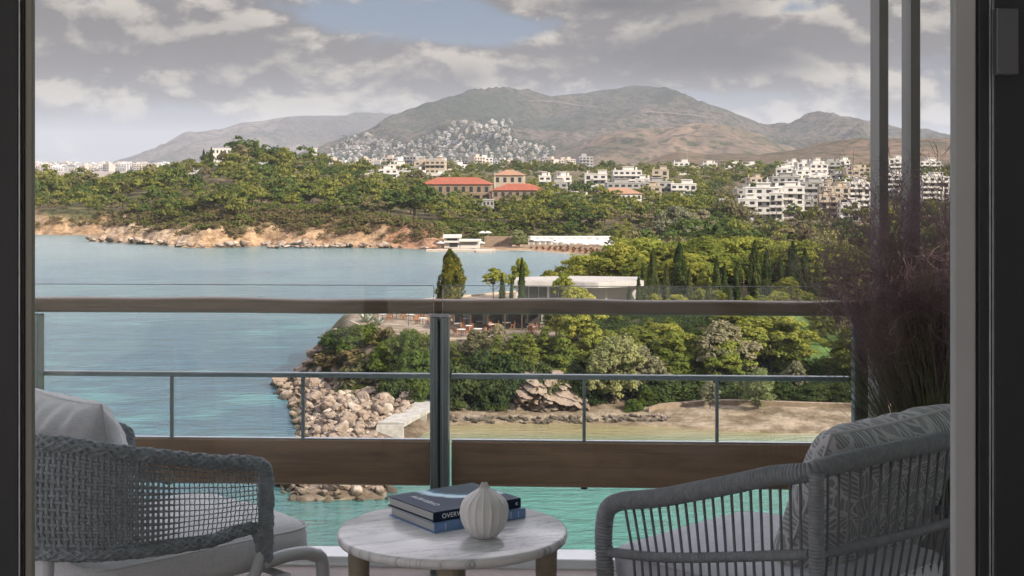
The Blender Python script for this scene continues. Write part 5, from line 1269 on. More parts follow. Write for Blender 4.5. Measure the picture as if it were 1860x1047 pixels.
# railing: local x runs along the rail, local y outwards
ANG = math.atan2(-.137, 2.75)
t_ = rail = thing('balcony_railing', 'balcony railing with wooden handrail, glass panels, steel rails and a wide wooden board', 'railing', (0, 4.774, Z0), ANG)
def lx(px):
    k = (px - CX) / F; X = k * 4.774 / (1 + .0498 * k); return X / math.cos(ANG)
def zy(py): return 1.45 - (py - CY) / F * 4.774
x0r, x1r = -2.3, lx(1574)
def rpart(name, m, a, b_, y0, y1, z0, z1, bev=.002, smooth=False):
    mb = MB(); mb.bbox(a, b_, y0, y1, z0, z1, bev); return mb.build(name, m, rail)
rng = np.random.default_rng(8); mb = MB()                        # hand shaped oval rail, very slightly uneven
xs = np.linspace(x0r, x1r + .02, 90); hg = []
for i, q in enumerate(xs):
    e = .0014 * math.sin(q * 5.1 + 1) + .001 * math.sin(q * 11.3); row = []
    for a in np.linspace(0, 2 * math.pi, 20, endpoint=False):
        cy_, sz_ = math.cos(a), math.sin(a)
        row.append((q, .032 * math.copysign(abs(cy_) ** .6, cy_) + .045, .973 + e + (.0255 + e * .6) * math.copysign(abs(sz_) ** .6, sz_)))
    hg.append(row)
mb.grid(hg, True); mb.build('handrail', HWOOD, rail, True)
for (a, b_) in ((x0r, lx(781)), (lx(818), lx(1546))): rpart('mid_rail', RAILM, a, b_, .02, .05, zy(691), zy(682.5), .003)
for (a, b_) in ((x0r, lx(779.5)), (lx(818.5), lx(1548))):
    mb = MB(); mb.bbox(a, b_, .025, .055, zy(888), zy(805.5), .004); mb.build('board', BWOOD, rail)
    mb = MB(); mb.bbox(a, b_, .03, .05, zy(805.3), zy(803), .0008); mb.build('board_cap', ALU, rail)
for q in (-120, 307, 547, 1061, 1304): rpart('baluster', RAILM, lx(q) - .0055, lx(q) + .0055, .028, .042, zy(802.8), zy(691.3), .001)
for (a, b_, m) in ((782.5, 797.5, RAILM), (800.5, 815.5, RAILM), (1549, 1556, RAILM), (1559, 1574, POSTM), (58, 66, RAILM), (67.5, 75, RAILM)):
    p_ = rpart('post', m, lx(a), lx(b_), -.03, .03, -.0, .944, .003)
rpart('post_gasket', DFRAME, lx(797.7), lx(800.3), -.022, .02, .0, .93, .0006)
for (a, b_) in ((781, 799), (799.6, 817)): rpart('clamp', ALU, lx(a), lx(b_), -.034, -.02, .9445, .955, .001)
for (a, b_) in ((x0r, lx(790)), (lx(806), lx(1556))):
    g_ = rpart('glass_panel', GLASS, a, b_, -.05, -.042, .125, zy(518), .0006)
    mb = MB(); mb.bbox(a, b_, -.0505, -.0415, zy(518) + .0003, zy(517), .0002); kid(g_, mb.build('polished_edge', DFRAME, g_))
    for q in ((b_,) if a < -1 else (a,)):
        mb = MB(); mb.bbox(q + .0003, q + .0016, -.0505, -.0415, .125, zy(518), .0002); kid(g_, mb.build('polished_edge', ALU, g_))
# bolt heads under the board
for q in (1061, 300): 
    mb = MB(); mb.lathe([(.012, -.006), (.012, 0)], 10, (lx(q), .04, zy(888))); mb.build('bolt', DFRAME, rail)
# curb
WCURB = pmat('white curb stone', (.80, .80, .80), .6, var=.1, vscale=3)
mb = MB(); mb.bbox(-4, 4, .062, .19, -.3, .12, .003)
tag(mb.build('balcony_curb', WCURB, loc=(0, 4.774, Z0)), 'white stone curb along the outer edge of the balcony below the glass', 'curb'); bpy.data.objects['balcony_curb'].rotation_euler[2] = ANG
mb = MB(); mb.bbox(-4, 4, -.14, .058, -.3, .088, .003)
o = mb.build('drain_strip', pmat('taupe step stone', (.21, .185, .165), .6, var=.2), loc=(0, 4.774, Z0)); o.rotation_euler[2] = ANG; tag(o, 'brown grey step strip in front of the white curb', 'step')
# partition posts at the right
for (a, b_, Y, lb) in ((1597, 1614, 4.95, 'left one of two tall square posts behind the purple grass'), (1655, 1672, 5.0, 'right one of two tall square posts behind the purple grass')):
    mb = MB(); mb.bbox(XW(a, Y), XW(b_, Y), Y, Y + .125, Z0 - .3, Z0 + 2.498, .002); tag(mb.build('partition_post', pmat('bronze post paint', (.20, .19, .178), .4, .3, var=.15, vscale=4)), lb, 'post')

mb = MB(); mb.bbox(XW(1577, 5.1), XW(1594, 5.1), 5.1, 5.13, Z0 - .3, ZW(592, 5.1), .003); tag(mb.build('partition_panel', PLAST), 'narrow white panel standing left of the tall posts below the handrail', 'panel')
# ---- marble table
MARB = bpy.data.materials.new('grey veined marble'); MARB.use_nodes = True; t = NT(MARB.node_tree); b = t.n['Principled BSDF']
p = t.new('ShaderNodeTexCoord').outputs['Object']
pr = t.vm('MULTIPLY', t.vm('ADD', t.comb(t.m('ADD', t.m('MULTIPLY', t.xyz(p)[0], .93), t.m('MULTIPLY', t.xyz(p)[1], .36)), t.m('SUBTRACT', t.m('MULTIPLY', t.xyz(p)[1], .93), t.m('MULTIPLY', t.xyz(p)[0], .36)), 0.), (0, 0, .1)), (3.2, 17, 4))
v1 = t.noise(pr, 1.0, 7, .62, .7); v2 = t.noise(pr, 2.3, 5, .6, 1.3)
c = t.mix(t.ramp(v1, .40, .66), (.84, .84, .83), (.62, .625, .64)); vein = t.m('MULTIPLY', t.ramp(t.m('ABSOLUTE', t.m('SUBTRACT', v2, .5)), .035, .0), t.ramp(v1, .42, .58))
c = t.mix(t.m('MULTIPLY', vein, .8), c, (.27, .275, .295)); c = t.mix(t.ramp(t.noise(pr, .6, 4, .6, .5), .56, .7, 0, .55), c, (.36, .36, .38))
t.put(b.inputs['Base Color'], c); b.inputs['Roughness'].default_value = .22
TX, TY, TR = XW(822, 3.82), 3.82, .307
t_ = thing('coffee_table', 'round grey veined marble coffee table on tapered pale wooden legs', 'table', (TX, TY, Z0))
mb = MB(); mb.lathe([(.001, .452), (TR - .012, .452), (TR - .003, .456), (TR, .463), (TR, .471), (TR - .003, .477), (TR - .008, .48), (.001, .48)], 96, cap=False); mb.build('table_top', MARB, t_, True)
for k in range(4):
    a = R(-90 + 90 * k); mb = MB(); cx_, cy_ = .25 * math.cos(a), .25 * math.sin(a)
    mb.lathe([(.019, .0), (.026, .25), (.0295, .42), (.031, .446), (.029, .4515)], 24, (cx_, cy_, 0)); mb.build('leg', LEGW, t_, True)

# ---- books
def textmesh(s, size, ext=.0004):
    cu = bpy.data.curves.new('title', 'FONT'); cu.body = s; cu.size = size; cu.extrude = ext; cu.space_character = 1.08
    o = bpy.data.objects.new('title', cu); SC.collection.objects.link(o); dg = bpy.context.evaluated_depsgraph_get(); me = bpy.data.meshes.new_from_object(o.evaluated_get(dg))
    bpy.data.objects.remove(o); bpy.data.curves.remove(cu); return me
INK = pmat('silver print', (.8, .83, .87), .5); PAGES = pmat('page edges', (.62, .61, .58), .9)
t = NT(PAGES.node_tree); b = t.n['Principled BSDF']; pz = t.noise(t.vm('MULTIPLY', t.new('ShaderNodeTexCoord').outputs['Object'], (4, 4, 900)), 1., 2); t.put(b.inputs['Base Color'], t.mix(t.ramp(pz, .35, .65), (.60, .60, .58), (.40, .41, .42)))
COVER = bpy.data.materials.new('printed cover'); COVER.use_nodes = True; t = NT(COVER.node_tree); b = t.n['Principled BSDF']; p = t.new('ShaderNodeTexCoord').outputs['Object']; x, y, z = t.xyz(p)
nn = t.noise(p, 22, 5, .65); dd = t.m('ADD', t.m('SQRT', t.m('ADD', t.m('POWER', t.m('SUBTRACT', x, .245), 2.), t.m('POWER', t.m('SUBTRACT', y, .225), 2.))), t.m('MULTIPLY', t.m('SUBTRACT', nn, .5), .035))
top_ = t.ramp(z, .0255, .0262, 0, 1, False)
c = t.mix(t.ramp(dd, .155, .135), (.018, .038, .085), (.03, .14, .24)); ring = t.m('MULTIPLY', t.ramp(dd, .165, .148), t.ramp(dd, .115, .135)); c = t.mix(ring, c, (.62, .85, .95)); c = t.mix(t.ramp(dd, .12, .095), c, (.014, .05, .075))
c = t.mix(t.m('MULTIPLY', t.ramp(nn, .55, .7), .3), c, (.05, .09, .15)); c = t.mix(top_, (.014, .026, .055), c)
t.put(b.inputs['Base Color'], c); b.inputs['Roughness'].default_value = .5; b.inputs['Specular IOR Level'].default_value = .15
BLUEC = pmat('blue cloth cover', (.17, .29, .52), .55, var=.15, vscale=20)
U1 = np.array((-.57, .82)); U2 = np.array((.82, .57)); BA = math.atan2(U2[1], U2[0])
def book(label, ox, oy, zb, L2, L1, th, cmat, ang):
    t_ = thing('book', label, 'book', (ox, oy, Z0 + zb), ang)
    ct = .003
    mb = MB(); mb.bbox(0, L2, 0, L1, 0, ct, .0008); mb.bbox(0, L2, 0, L1, th - ct, th, .0008); mb.bbox(0, L2, 0, .004, ct + .0002, th - ct - .0002, .0006); mb.build('cover', cmat, t_)
    mb = MB(); mb.box(.005, L2 - .005, .0045, L1 - .005, ct + .0004, th - ct - .0004); mb.build('pages', PAGES, t_)
    return t_
fx, fy = XW(789, 3.77), 3.772
bk1 = book('blue cloth bound book lying under the dark picture book on the marble table', fx + .0, fy - .006, .48, .295, .238, .0265, BLUEC, BA)
bk2 = book('dark blue picture book lettered OVERVIEW lying on top of the blue book', fx - .002, fy + .002, .5068, .285, .236, .0265, COVER, BA + R(1.0))
o = link('title_text', textmesh('OVERVIEW', .0175), bk2, (.026, -.0003, .0075)); o.rotation_euler = (R(90), 0, 0); o.data.materials.append(INK); kid(bk2, o)
o = link('emblem', textmesh('e', .017), bk2, (.266, -.0003, .009)); o.rotation_euler = (R(90), 0, 0); o.data.materials.append(INK); kid(bk2, o)
o = link('title_text', textmesh('OVERVIEW', .0255), bk2, (.062, .060, .0268)); o.rotation_euler = (0, 0, R(90)); o.data.materials.append(INK); kid(bk2, o)
mb = MB()
for q in (.035, .10, .245, .27): mb.box(q, q + .0012, -.0007, -.0001, .004, .0225)
mb.build('spine_rule', INK, bk1)
mb = MB()
for k in range(30): mb.box(-.0022, -.0002, .006 + k * .0077, .0115 + k * .0077, -.0012, .0008)
mb.build('striped_ribbon', PAGES, bk2)

# ---- onion shaped vase
VAS = pmat('matt white porcelain', (.74, .73, .71), .55, bump=.05, bscale=60)
vx, vy = XW(879.5, 3.72), 3.735; t_ = thing('vase', 'small white ribbed onion shaped porcelain vase on the marble table', 'vase', (vx, vy, Z0 + .48))
prof = [(.001, .001), (.026, .0), (.034, .004), (.047, .018), (.057, .036), (.0625, .055), (.0635, .07), (.061, .084), (.054, .097), (.043, .108), (.031, .116), (.021, .1225), (.0125, .129), (.0082, .135), (.0068, .1385), (.0052, .138), (.006, .125), (.006, .10)]
pp_ = smooth_path([(a, b_, 0) for a, b_ in prof], 90); n = 192; g = []
for (r_, z_, _) in pp_:
    row = []
    for j in range(n):
        a = 2 * math.pi * j / n; ridge = abs(math.cos(a * 9)) ** 9; k = .965 + .05 * ridge if r_ > .016 else .93 + .14 * ridge * 1.0
        lift = .004 * ridge if r_ < .012 and z_ > .128 else 0
        row.append((r_ * k * math.cos(a + .15), r_ * k * math.sin(a + .15), z_ + lift))
    g.append(row)
mb = MB(); mb.grid(g, True); mb.build('body', VAS, t_, True)
mb = MB(); mb.lathe([(.001, .1345), (.0062, .1345)], 16, cap=False); mb.build('opening', DFRAME, t_)  # dark disc in the mouth, standing for the shade inside
# ---------------------------------------------------------------- armchairs
def fabric(name, c1, c2, sc=420, bump=.25):
    m = bpy.data.materials.new(name); m.use_nodes = True; t = NT(m.node_tree); b = t.n['Principled BSDF']; p = t.new('ShaderNodeTexCoord').outputs['Object']
    wv = t.m('MULTIPLY', t.noise(t.vm('MULTIPLY', p, (1, 1, .08)), sc, 2), t.noise(t.vm('MULTIPLY', p, (.08, .08, 1)), sc, 2)); soft = t.noise(p, 9, 4, .6)
    t.put(b.inputs['Base Color'], t.mix(t.ramp(t.m('ADD', wv, t.m('MULTIPLY', t.m('SUBTRACT', soft, .5), .2)), .18, .36), c1, c2)); b.inputs['Roughness'].default_value = .92; b.inputs['Sheen Weight'].default_value = .15; b.inputs['Specular IOR Level'].default_value = .15
    bn = t.new('ShaderNodeBump'); bn.inputs['Strength'].default_value = bump; bn.inputs['Distance'].default_value = .002; t.put(bn.inputs['Height'], t.m('ADD', wv, t.m('MULTIPLY', t.noise(p, 26, 3, .5), 1.2))); t.l.new(bn.outputs[0], b.inputs['Normal'])
    return m
LINEN = fabric('light grey linen', (.68, .69, .70), (.58, .60, .61)); LILAC = fabric('pale lilac grey cloth', (.62, .63, .68), (.55, .56, .61))
ROPE = pmat('grey rope', (.26, .28, .30), .7, var=.2, vscale=60); CORD = pmat('slate woven cord', (.28, .315, .34), .65, var=.25, vscale=45)
ALUP = pmat('light grey powder coat', (.52, .54, .56), .45, var=.08)
def pillow(name, c, ex, en, ez, a, h, th, mat, parent, seed=1, n=56, wr=.006, pipe=None, uv=False, pw=2.6):
    org = np.array(parent.location); gF = []; gB = []; edge = []
    for i in range(n + 1):
        rf = []; rb_ = []
        for j in range(n + 1):
            u = -1 + 2 * i / n; v = -1 + 2 * j / n
            u = math.copysign(1 - (1 - abs(u)) ** 1.4, u); v = math.copysign(1 - (1 - abs(v)) ** 1.4, v)
            t_ = th * (max(0, 1 - abs(u) ** pw) ** .6) * (max(0, 1 - abs(v) ** pw) ** .6)
            pu = u * (1 - .045 * (1 - v * v)) ; pv = v * (1 - .05 * (1 - u * u))
            w_ = wr * float(fbm(np.array([u * 2.2 + seed]), np.array([v * 2.2]), 3, seed)[0]) * 2 + wr * .9 * math.sin(u * 17 + 2 * math.sin(v * 3 + seed)) * math.exp(-((1 - abs(v)) / .22) ** 2) * (1 - u ** 4)
            s = t_ / th
            q = np.array(c) + ex * a * pu + ez * h * pv
            rf.append(q + en * (t_ + w_ * s)); rb_.append(q - en * (t_ + w_ * s * .8))
        gF.append(rf); gB.append(rb_)
    mb = MB(org); mb.grid(gF); mb.grid([r_[::-1] for r_ in gB])
    o = mb.build(name, mat, parent, True)
    if pipe:
        loop = gF[0] + [r_[-1] for r_ in gF[1:]] + gF[-1][-2::-1] + [r_[0] for r_ in gF[-2::-1]]
        pm = MB(np.zeros(3)); pm.tube([np.array(q) - org for q in loop], pipe, 6); kid(o, pm.build('piping', mat, o, True))
    if uv:
        me = o.data; l = me.uv_layers.new(name='UV'); co = np.array([v_.co[:] for v_ in me.vertices]) + org - np.array(c); uvv = np.stack([co @ ex, co @ ez], 1)
        vi = np.empty(len(me.loops), np.int32); me.loops.foreach_get('vertex_index', vi); l.data.foreach_set('uv', uvv[vi].astype(np.float32).ravel())
    return o
def cushion(name, c, ex, ey, a, b_, z0, z1, mat, parent, seed=3, e=.22, n=44):
    org = np.array(parent.location); g = []; hz_ = (z1 - z0) / 2
    sp = lambda w_, p_: math.copysign(abs(w_) ** p_, w_)
    for i in range(n + 1):
        ph = -math.pi / 2 + math.pi * i / n; row = []
        for j in range(2 * n):
            th = 2 * math.pi * j / (2 * n); X = sp(math.cos(ph), .32) * sp(math.cos(th), e); Y = sp(math.cos(ph), .32) * sp(math.sin(th), e); Zv = sp(math.sin(ph), .45)
            w_ = float(fbm(np.array([X * 2 + seed]), np.array([Y * 2 + Zv]), 3, seed)[0]) * .008
            crown = .012 * (1 - X * X) * (1 - Y * Y) * (1 if Zv > 0 else 0)
            q = np.array((*(np.array(c[:2]) + ex[:2] * a * X + ey[:2] * b_ * Y), (z0 + z1) / 2 + hz_ * Zv + crown + w_ * .6)); row.append(q + np.array((*(ex[:2] * X + ey[:2] * Y), 0)) * w_)
        g.append(row)
    mb = MB(org); mb.grid(g, True); o = mb.build(name, mat, parent, True)
    pm = MB(np.zeros(3)); loop = []
    for th in np.linspace(0, 2 * math.pi, 140):
        X = sp(math.cos(th), e) * 1.0; Y = sp(math.sin(th), e) * 1.0; loop.append(np.array((*(np.array(c[:2]) + ex[:2] * a * X * .988 + ey[:2] * b_ * Y * .988), (z0 + z1) / 2 + hz_ * .62)) - org)
    pm.tube(loop, .0035, 6); kid(o, pm.build('piping', mat, o, True)); return o
def wrapped(path, r, pitch, amp, nseg=6, nside=12):
    """tube tightly bound with cord"""
    L = np.linalg.norm(np.diff(np.asarray(path), axis=0), axis=1).sum(); n = int(L / pitch * nseg); p = smooth_path(path, n)
    s = np.linspace(0, L, n); jit = .25 * np.interp(s, np.linspace(0, L, max(3, int(L / .02))), np.random.default_rng(int(L * 1000)).normal(size=max(3, int(L / .02))))
    rad = r - amp + amp * 2 * np.abs(np.sin(math.pi * (s / pitch) + jit)) ** .6
    mb = MB(); mb.tube(p, rad, nside); return mb

# ---- left: woven tub chair
fL = np.array((.72, .694, 0)); lL = np.array((-.694, .72, 0)); ZU = np.array((0, 0, 1.))
ch = thing('armchair', 'slate grey woven tub armchair with light linen cushions at the left', 'armchair', (-1.0, 3.85, Z0))
ORG = np.array(ch.location)
S = np.array([(-.664, 3.80), (-.80, 3.645), (-.93, 3.53), (-1.05, 3.478), (-1.18, 3.485), (-1.30, 3.555), (-1.385, 3.68), (-1.415, 3.83), (-1.39, 3.98), (-1.32, 4.11), (-1.235, 4.22), (-1.165, 4.30)])
SP = smooth_path(np.column_stack([S, np.zeros(len(S))]), 400)
def ztop(s): return float(np.interp(s, [0, .08, .2, .33, .5, .67, .8, .92, 1], [.664, .680, .725, .772, .786, .772, .725, .68, .664]))
def zlow(s): return float(np.interp(s, [0, .06, .5, .94, 1], [.478, .487, .520, .487, .478]))
def shell(s, tt): f_ = np.clip(s, 0, 1) * 399; i_ = min(int(f_), 398); q = SP[i_] + (SP[i_ + 1] - SP[i_]) * (f_ - i_); bow = .012 * math.sin(math.pi * tt); k = (q - np.array((-1.0, 3.9, 0))); k = k / np.linalg.norm(k); return np.array((q[0], q[1], Z0 + zlow(s) + (ztop(s) - zlow(s)) * tt)) + k * bow
# rails: continuous arm loop
def end(s, post):
    q = SP[0] if s == 0 else SP[-1]; d = fL * .012
    return [np.array((q[0], q[1], Z0 + .40)) + d, np.array((q[0], q[1], Z0 + .52)) + d * 1.3, np.array((q[0], q[1], Z0 + .60)) + d * 1.3, np.array((q[0], q[1], Z0 + .648)) + d * .4]
top = end(0, 1) + [shell(s, 1) for s in np.linspace(.045, .955, 26)] + end(1, 1)[::-1]
def braided(path, r, parent, name, m, turns_per_m=13, k=6):
    L = np.linalg.norm(np.diff(np.asarray(path), axis=0), axis=1).sum(); n = int(L * 420); p = smooth_path(path, n); T = np.gradient(p, axis=0); T /= np.linalg.norm(T, axis=1)[:, None]
    N = np.cross(T, ZU); bad = np.linalg.norm(N, axis=1) < .25; N[bad] = np.cross(T[bad], np.array(lL)); N /= np.linalg.norm(N, axis=1)[:, None]
    for i in range(1, n):
        N[i] = .9 * N[i - 1] + .1 * N[i]; N[i] -= T[i] * (T[i] @ N[i]); N[i] /= np.linalg.norm(N[i])
    Bn = np.cross(T, N); s = np.linspace(0, L, n); mb = MB(-np.zeros(3)); mb.tube(p, r * .88, 10)
    for sg in (1, -1):
        for j in range(k):
            ph = sg * s * turns_per_m * 2 * math.pi / 2 + j * 2 * math.pi / k
            rr_ = r * (.82 + .07 * sg * np.sin(k * s * turns_per_m * math.pi + j * math.pi)); mb.tube(p + N * (rr_ * np.cos(ph))[:, None] + Bn * (rr_ * np.sin(ph))[:, None], r * .25, 6, flat=1.0)
    mb.org = ORG; return mb.build(name, m, parent, True)
braided(top, .0185, ch, 'arm_rail', CORD)
J0 = np.array((SP[0][0], SP[0][1], Z0 + .42)); J1 = np.array((SP[-1][0], SP[-1][1], Z0 + .42))
low = [J0 + fL * .005 + ZU * -.02, J0 - fL * .006 + ZU * .04, J0 - fL * .04 + ZU * .072] + [shell(s, 0) + ZU * (-.004) for s in np.linspace(.10, .90, 22)] + [J1 - fL * .04 + ZU * .072, J1 - fL * .006 + ZU * .04, J1 + fL * .005 + ZU * -.02]
braided(low, .0165, ch, 'seat_rail', CORD)
for q in (SP[0], SP[-1]):
    mb = wrapped([np.array((q[0], q[1], Z0 + z_)) + fL * .012 for z_ in (.395, .45, .50, .55, .60, .625)], .0195, .0062, .0016); mb.org = ORG; mb.build('arm_post', CORD, ch, True)
# lattice of flat cords
cw = lambda s: float(np.interp(s, [0, .15, .24, .70, .80, 1], [.0015, .0015, .0060, .0060, .0017, .0015]))
mb = MB(ORG); NV, NH = 118, 15
for i in range(1, NV):
    s = i / NV; jitter = .0007 * math.sin(i * 12.9)
    pth = [shell(s + jitter, tt) for tt in np.linspace(-.02, 1.02, 32)]
    k = np.array([q - np.array((-1.0, 3.9, q[2])) for q in pth]); k /= np.linalg.norm(k, axis=1)[:, None]
    am = .0018 * np.array([math.sin(math.pi * (tt * NH + .5) + math.pi * i) for tt in np.linspace(-.02, 1.02, 32)])
    mb.tube(np.array(pth) + k * am[:, None], cw(s), 5)
for j in range(1, NH):
    tt = j / NH; n = 480; ssv = np.linspace(.012, .988, n)
    pth = np.array([shell(s, tt + .006 * math.sin(s * 40 + j)) for s in ssv]); k = pth - np.column_stack([np.full(n, -1.0), np.full(n, 3.9), pth[:, 2]]); k /= np.linalg.norm(k, axis=1)[:, None]
    am = -.0018 * np.sin(math.pi * (j + .5) + math.pi * ssv * NV); mb.tube(pth + k * am[:, None], np.array([cw(s) for s in ssv]), 5)
mb.build('woven_panel', CORD, ch, True)
# frame legs
def metal(path, r, parent, name, n=50, m=None): mb = MB(ORG); mb.tube(smooth_path(path, n), r, 10); return mb.build(name, m or ALUP, parent, True)
metal([J0 - ZU * .0 + fL * .0, J0 - ZU * .06 - fL * .03, J0 - ZU * .10 - fL * .10 + lL * .02], .015, ch, 'frame_stay')
NFt = np.array((SP[0][0], SP[0][1], Z0)); FFt = np.array((SP[-1][0], SP[-1][1], Z0))
metal([NFt + ZU * .392 + fL * .0, NFt + ZU * .398 + fL * .09, NFt + ZU * .385 + fL * .165, NFt + ZU * .33 + fL * .20, NFt + ZU * .0 + fL * .20], .0185, ch, 'leg')
metal([FFt + ZU * .385, FFt + ZU * .385 + fL * .09, FFt + ZU * .372 + fL * .16, FFt + ZU * .32 + fL * .185, FFt + fL * .20], .0145, ch, 'leg')
for q in (SP[155], SP[290]): metal([np.array((q[0], q[1], Z0 + .485)) + fL * .05, np.array((q[0], q[1], Z0 + .25)) + fL * .03, np.array((q[0], q[1], Z0)) - fL * .03], .0145, ch, 'leg')
mb = MB(ORG); c0 = np.array((-1.03, 3.94, 0)); 
for sx in (-1, 1): mb.tube([c0 + lL * .27 * sx - fL * .3 + ZU * (Z0 + .31), c0 + lL * .27 * sx + fL * .31 + ZU * (Z0 + .31)], .013, 8)
for sy in (-.3, -.1, .1, .31): mb.tube([c0 - lL * .27 + fL * sy + ZU * (Z0 + .31), c0 + lL * .27 + fL * sy + ZU * (Z0 + .31)], .011, 8)
mb.build('seat_frame', ALUP, ch, True)
cushion('seat_cushion', c0 + fL * .06, fL, lL, .345, .285, Z0 + .335, Z0 + .462, LINEN, ch)
tl = R(13); pez = ZU * math.cos(tl) - fL * math.sin(tl); pen = fL * math.cos(tl) + ZU * math.sin(tl)
pc = np.array((-1.10, 3.83, Z0 + .598)) + lL * .135
pillow('back_cushion', pc, lL, pen, pez, .235, .235, .12, LINEN, ch, 4, pipe=.0035, wr=.022)

# ---- right: rope armchair
fR = np.array((-.70, .714, 0)); lR = np.array((.714, .70, 0))
cr = thing('armchair', 'grey rope wound armchair with slim upright rods and a patterned cushion at the right', 'armchair', (.75, 3.7, Z0)); ORG = np.array(cr.location)
A1, B1, B2, A2 = (np.array(q) for q in ((.255, 3.68, 0), (.689, 3.24, 0), (1.186, 3.73, 0), (.838, 4.085, 0)))
def zz(v): return np.array((0, 0, Z0 + v))
def lerp(a, b_, t): return a + (b_ - a) * t
topR = [A1 + fR * .0 + zz(0), A1 + fR * .005 + zz(.22), A1 + fR * .022 + zz(.42), A1 + fR * .026 + zz(.50), A1 + fR * .012 + zz(.563), lerp(A1, B1, .06) + zz(.592), lerp(A1, B1, .16) + zz(.606), lerp(A1, B1, .29) + zz(.626), lerp(A1, B1, .44) + zz(.655), lerp(A1, B1, .62) + zz(.69), lerp(A1, B1, .8) + zz(.727), lerp(A1, B1, .94) + zz(.746) + lR * .006,
        lerp(B1, B2, .05) + zz(.756) + fR * .012, lerp(B1, B2, .2) + zz(.760), lerp(B1, B2, .5) + zz(.760) - fR * .012, lerp(B1, B2, .8) + zz(.748), lerp(B1, B2, .95) + zz(.737) + fR * .012,
        lerp(B2, A2, .08) + zz(.74) - lR * .006, lerp(B2, A2, .3) + zz(.70), lerp(B2, A2, .6) + zz(.645), lerp(B2, A2, .85) + zz(.602), A2 + fR * .0 + zz(.565), A2 + fR * .02 + zz(.50), A2 + fR * .015 + zz(.40), A2 + zz(0)]
mb = wrapped(topR, .0215, .0088, .0026); mb.org = ORG; mb.build('arm_rail', ROPE, cr, True)
lowR = [A1 + fR * .02 + zz(.452), lerp(A1, B1, .25) + zz(.472), lerp(A1, B1, .55) + zz(.508), lerp(A1, B1, .97) + zz(.565)]
mb = wrapped(lowR, .0115, .008, .0018, 6, 10); mb.org = ORG; mb.build('side_rail', ROPE, cr, True)
lowB = [lerp(B1, B2, .02) + zz(.566), lerp(B1, B2, .3) + zz(.556) - fR * .008, lerp(B1, B2, .7) + zz(.542) - fR * .008, lerp(B1, B2, .99) + zz(.535)]
mb = wrapped(lowB, .0115, .008, .0018, 6, 10); mb.org = ORG; mb.build('back_rail', ROPE, cr, True)
lowF = [lerp(B2, A2, .02) + zz(.55), lerp(B2, A2, .5) + zz(.505), lerp(B2, A2, .98) + zz(.46)]
mb = wrapped(lowF, .0115, .008, .0018, 6, 10); mb.org = ORG; mb.build('side_rail', ROPE, cr, True)
for q, zt_ in ((B1, .752), (B2, .745)):
    mb = wrapped([q + zz(.02), q + zz(.25), q + zz(.5), q + zz(zt_)],   .0165, .0082, .0022); mb.org = ORG; mb.build('corner_post', ROPE, cr, True)
def ztR(t_): return float(np.interp(t_, [0, .06, .16, .29, .44, .62, .8, .94, 1], [.565, .588, .602, .622, .65, .686, .722, .748, .755]))
def zlR(t_): return float(np.interp(t_, [0, .25, .55, 1], [.452, .472, .508, .565]))
ROD = pmat('slate cord rod', (.16, .178, .192), .6, var=.15, vscale=40)
def rod(p0, p1, p2): mb = MB(ORG); mb.tube([p0, p1, p2], .0036, 6); mb.build('rod', ROD, cr, True)
for i in range(20):
    t1 = .075 + .045 * i; t0 = t1 + .05 * (1 - t1)
    if t1 > .955: break
    q0 = lerp(A1, B1, t0); q1 = lerp(A1, B1, t1); rod(lerp(A1, B1, min(1, t0 + .02)) + zz(.335), q0 + zz(zlR(t0)), q1 + zz(ztR(t1) - .01))
for i in range(15):
    t1 = .05 + .066 * i; q0 = lerp(B1, B2, t1 * .93 + .0) - fR * .008; q1 = lerp(B1, B2, t1) - fR * .008
    rod(lerp(B1, B2, t1 * .85 + .04) + fR * .03 + zz(.335), q0 + zz(.555), q1 + zz(.748))
for i in range(12):
    t1 = .12 + .07 * i; q = lerp(B2, A2, t1); rod(q + zz(.335), q + zz(.55 - .1 * t1), q + zz(.735 - .15 * t1))
mb = MB(ORG); cyc = [A1 + lR * .01, B1, B2, A2 - lR * .01]
for i in range(4): mb.tube([cyc[i] + zz(.33), cyc[(i + 1) % 4] + zz(.33)], .013, 8)
mb.build('seat_frame', ROPE, cr, True)
cs = np.array((.72, 3.70, 0)) + fR * .04
cushion('seat_cushion', cs, fR, lR, .335, .31, Z0 + .345, Z0 + .462, LILAC, cr, 7)
PAT = bpy.data.materials.new('grey cloth printed with pale chevrons'); PAT.use_nodes = True; t = NT(PAT.node_tree); b = t.n['Principled BSDF']; uvn = t.new('ShaderNodeTexCoord').outputs['UV']
uvw = t.vm('ADD', uvn, t.vm('MULTIPLY', t.vm('SUBTRACT', t.noise(uvn, 9, 2, .5, 0, 1), (.5, .5, .5)), (.02, .02, 0)))
vor = t.new('ShaderNodeTexVoronoi', feature='F1'); t.put(vor.inputs['Vector'], uvw); vor.inputs['Scale'].default_value = 13
rnd = t.m('MULTIPLY', t.xyz(vor.outputs['Color'])[0], 6.283); loc_ = t.vm('SUBTRACT', uvw, vor.outputs['Position']); x, y, z = t.xyz(uvw)
along = t.m('ADD', t.m('MULTIPLY', x, t.m('COSINE', rnd)), t.m('MULTIPLY', y, t.m('SINE', rnd))); across = t.m('SUBTRACT', t.m('MULTIPLY', y, t.m('COSINE', rnd)), t.m('MULTIPLY', x, t.m('SINE', rnd)))
lxx, lyy, _ = t.xyz(loc_); ac0 = t.m('SUBTRACT', t.m('MULTIPLY', lyy, t.m('COSINE', rnd)), t.m('MULTIPLY', lxx, t.m('SINE', rnd)))
chev = t.m('ADD', along, t.m('MULTIPLY', t.m('ABSOLUTE', ac0), 1.1)); line = t.ramp(t.m('SINE', t.m('MULTIPLY', chev, 2 * math.pi * 62)), .5, .85)
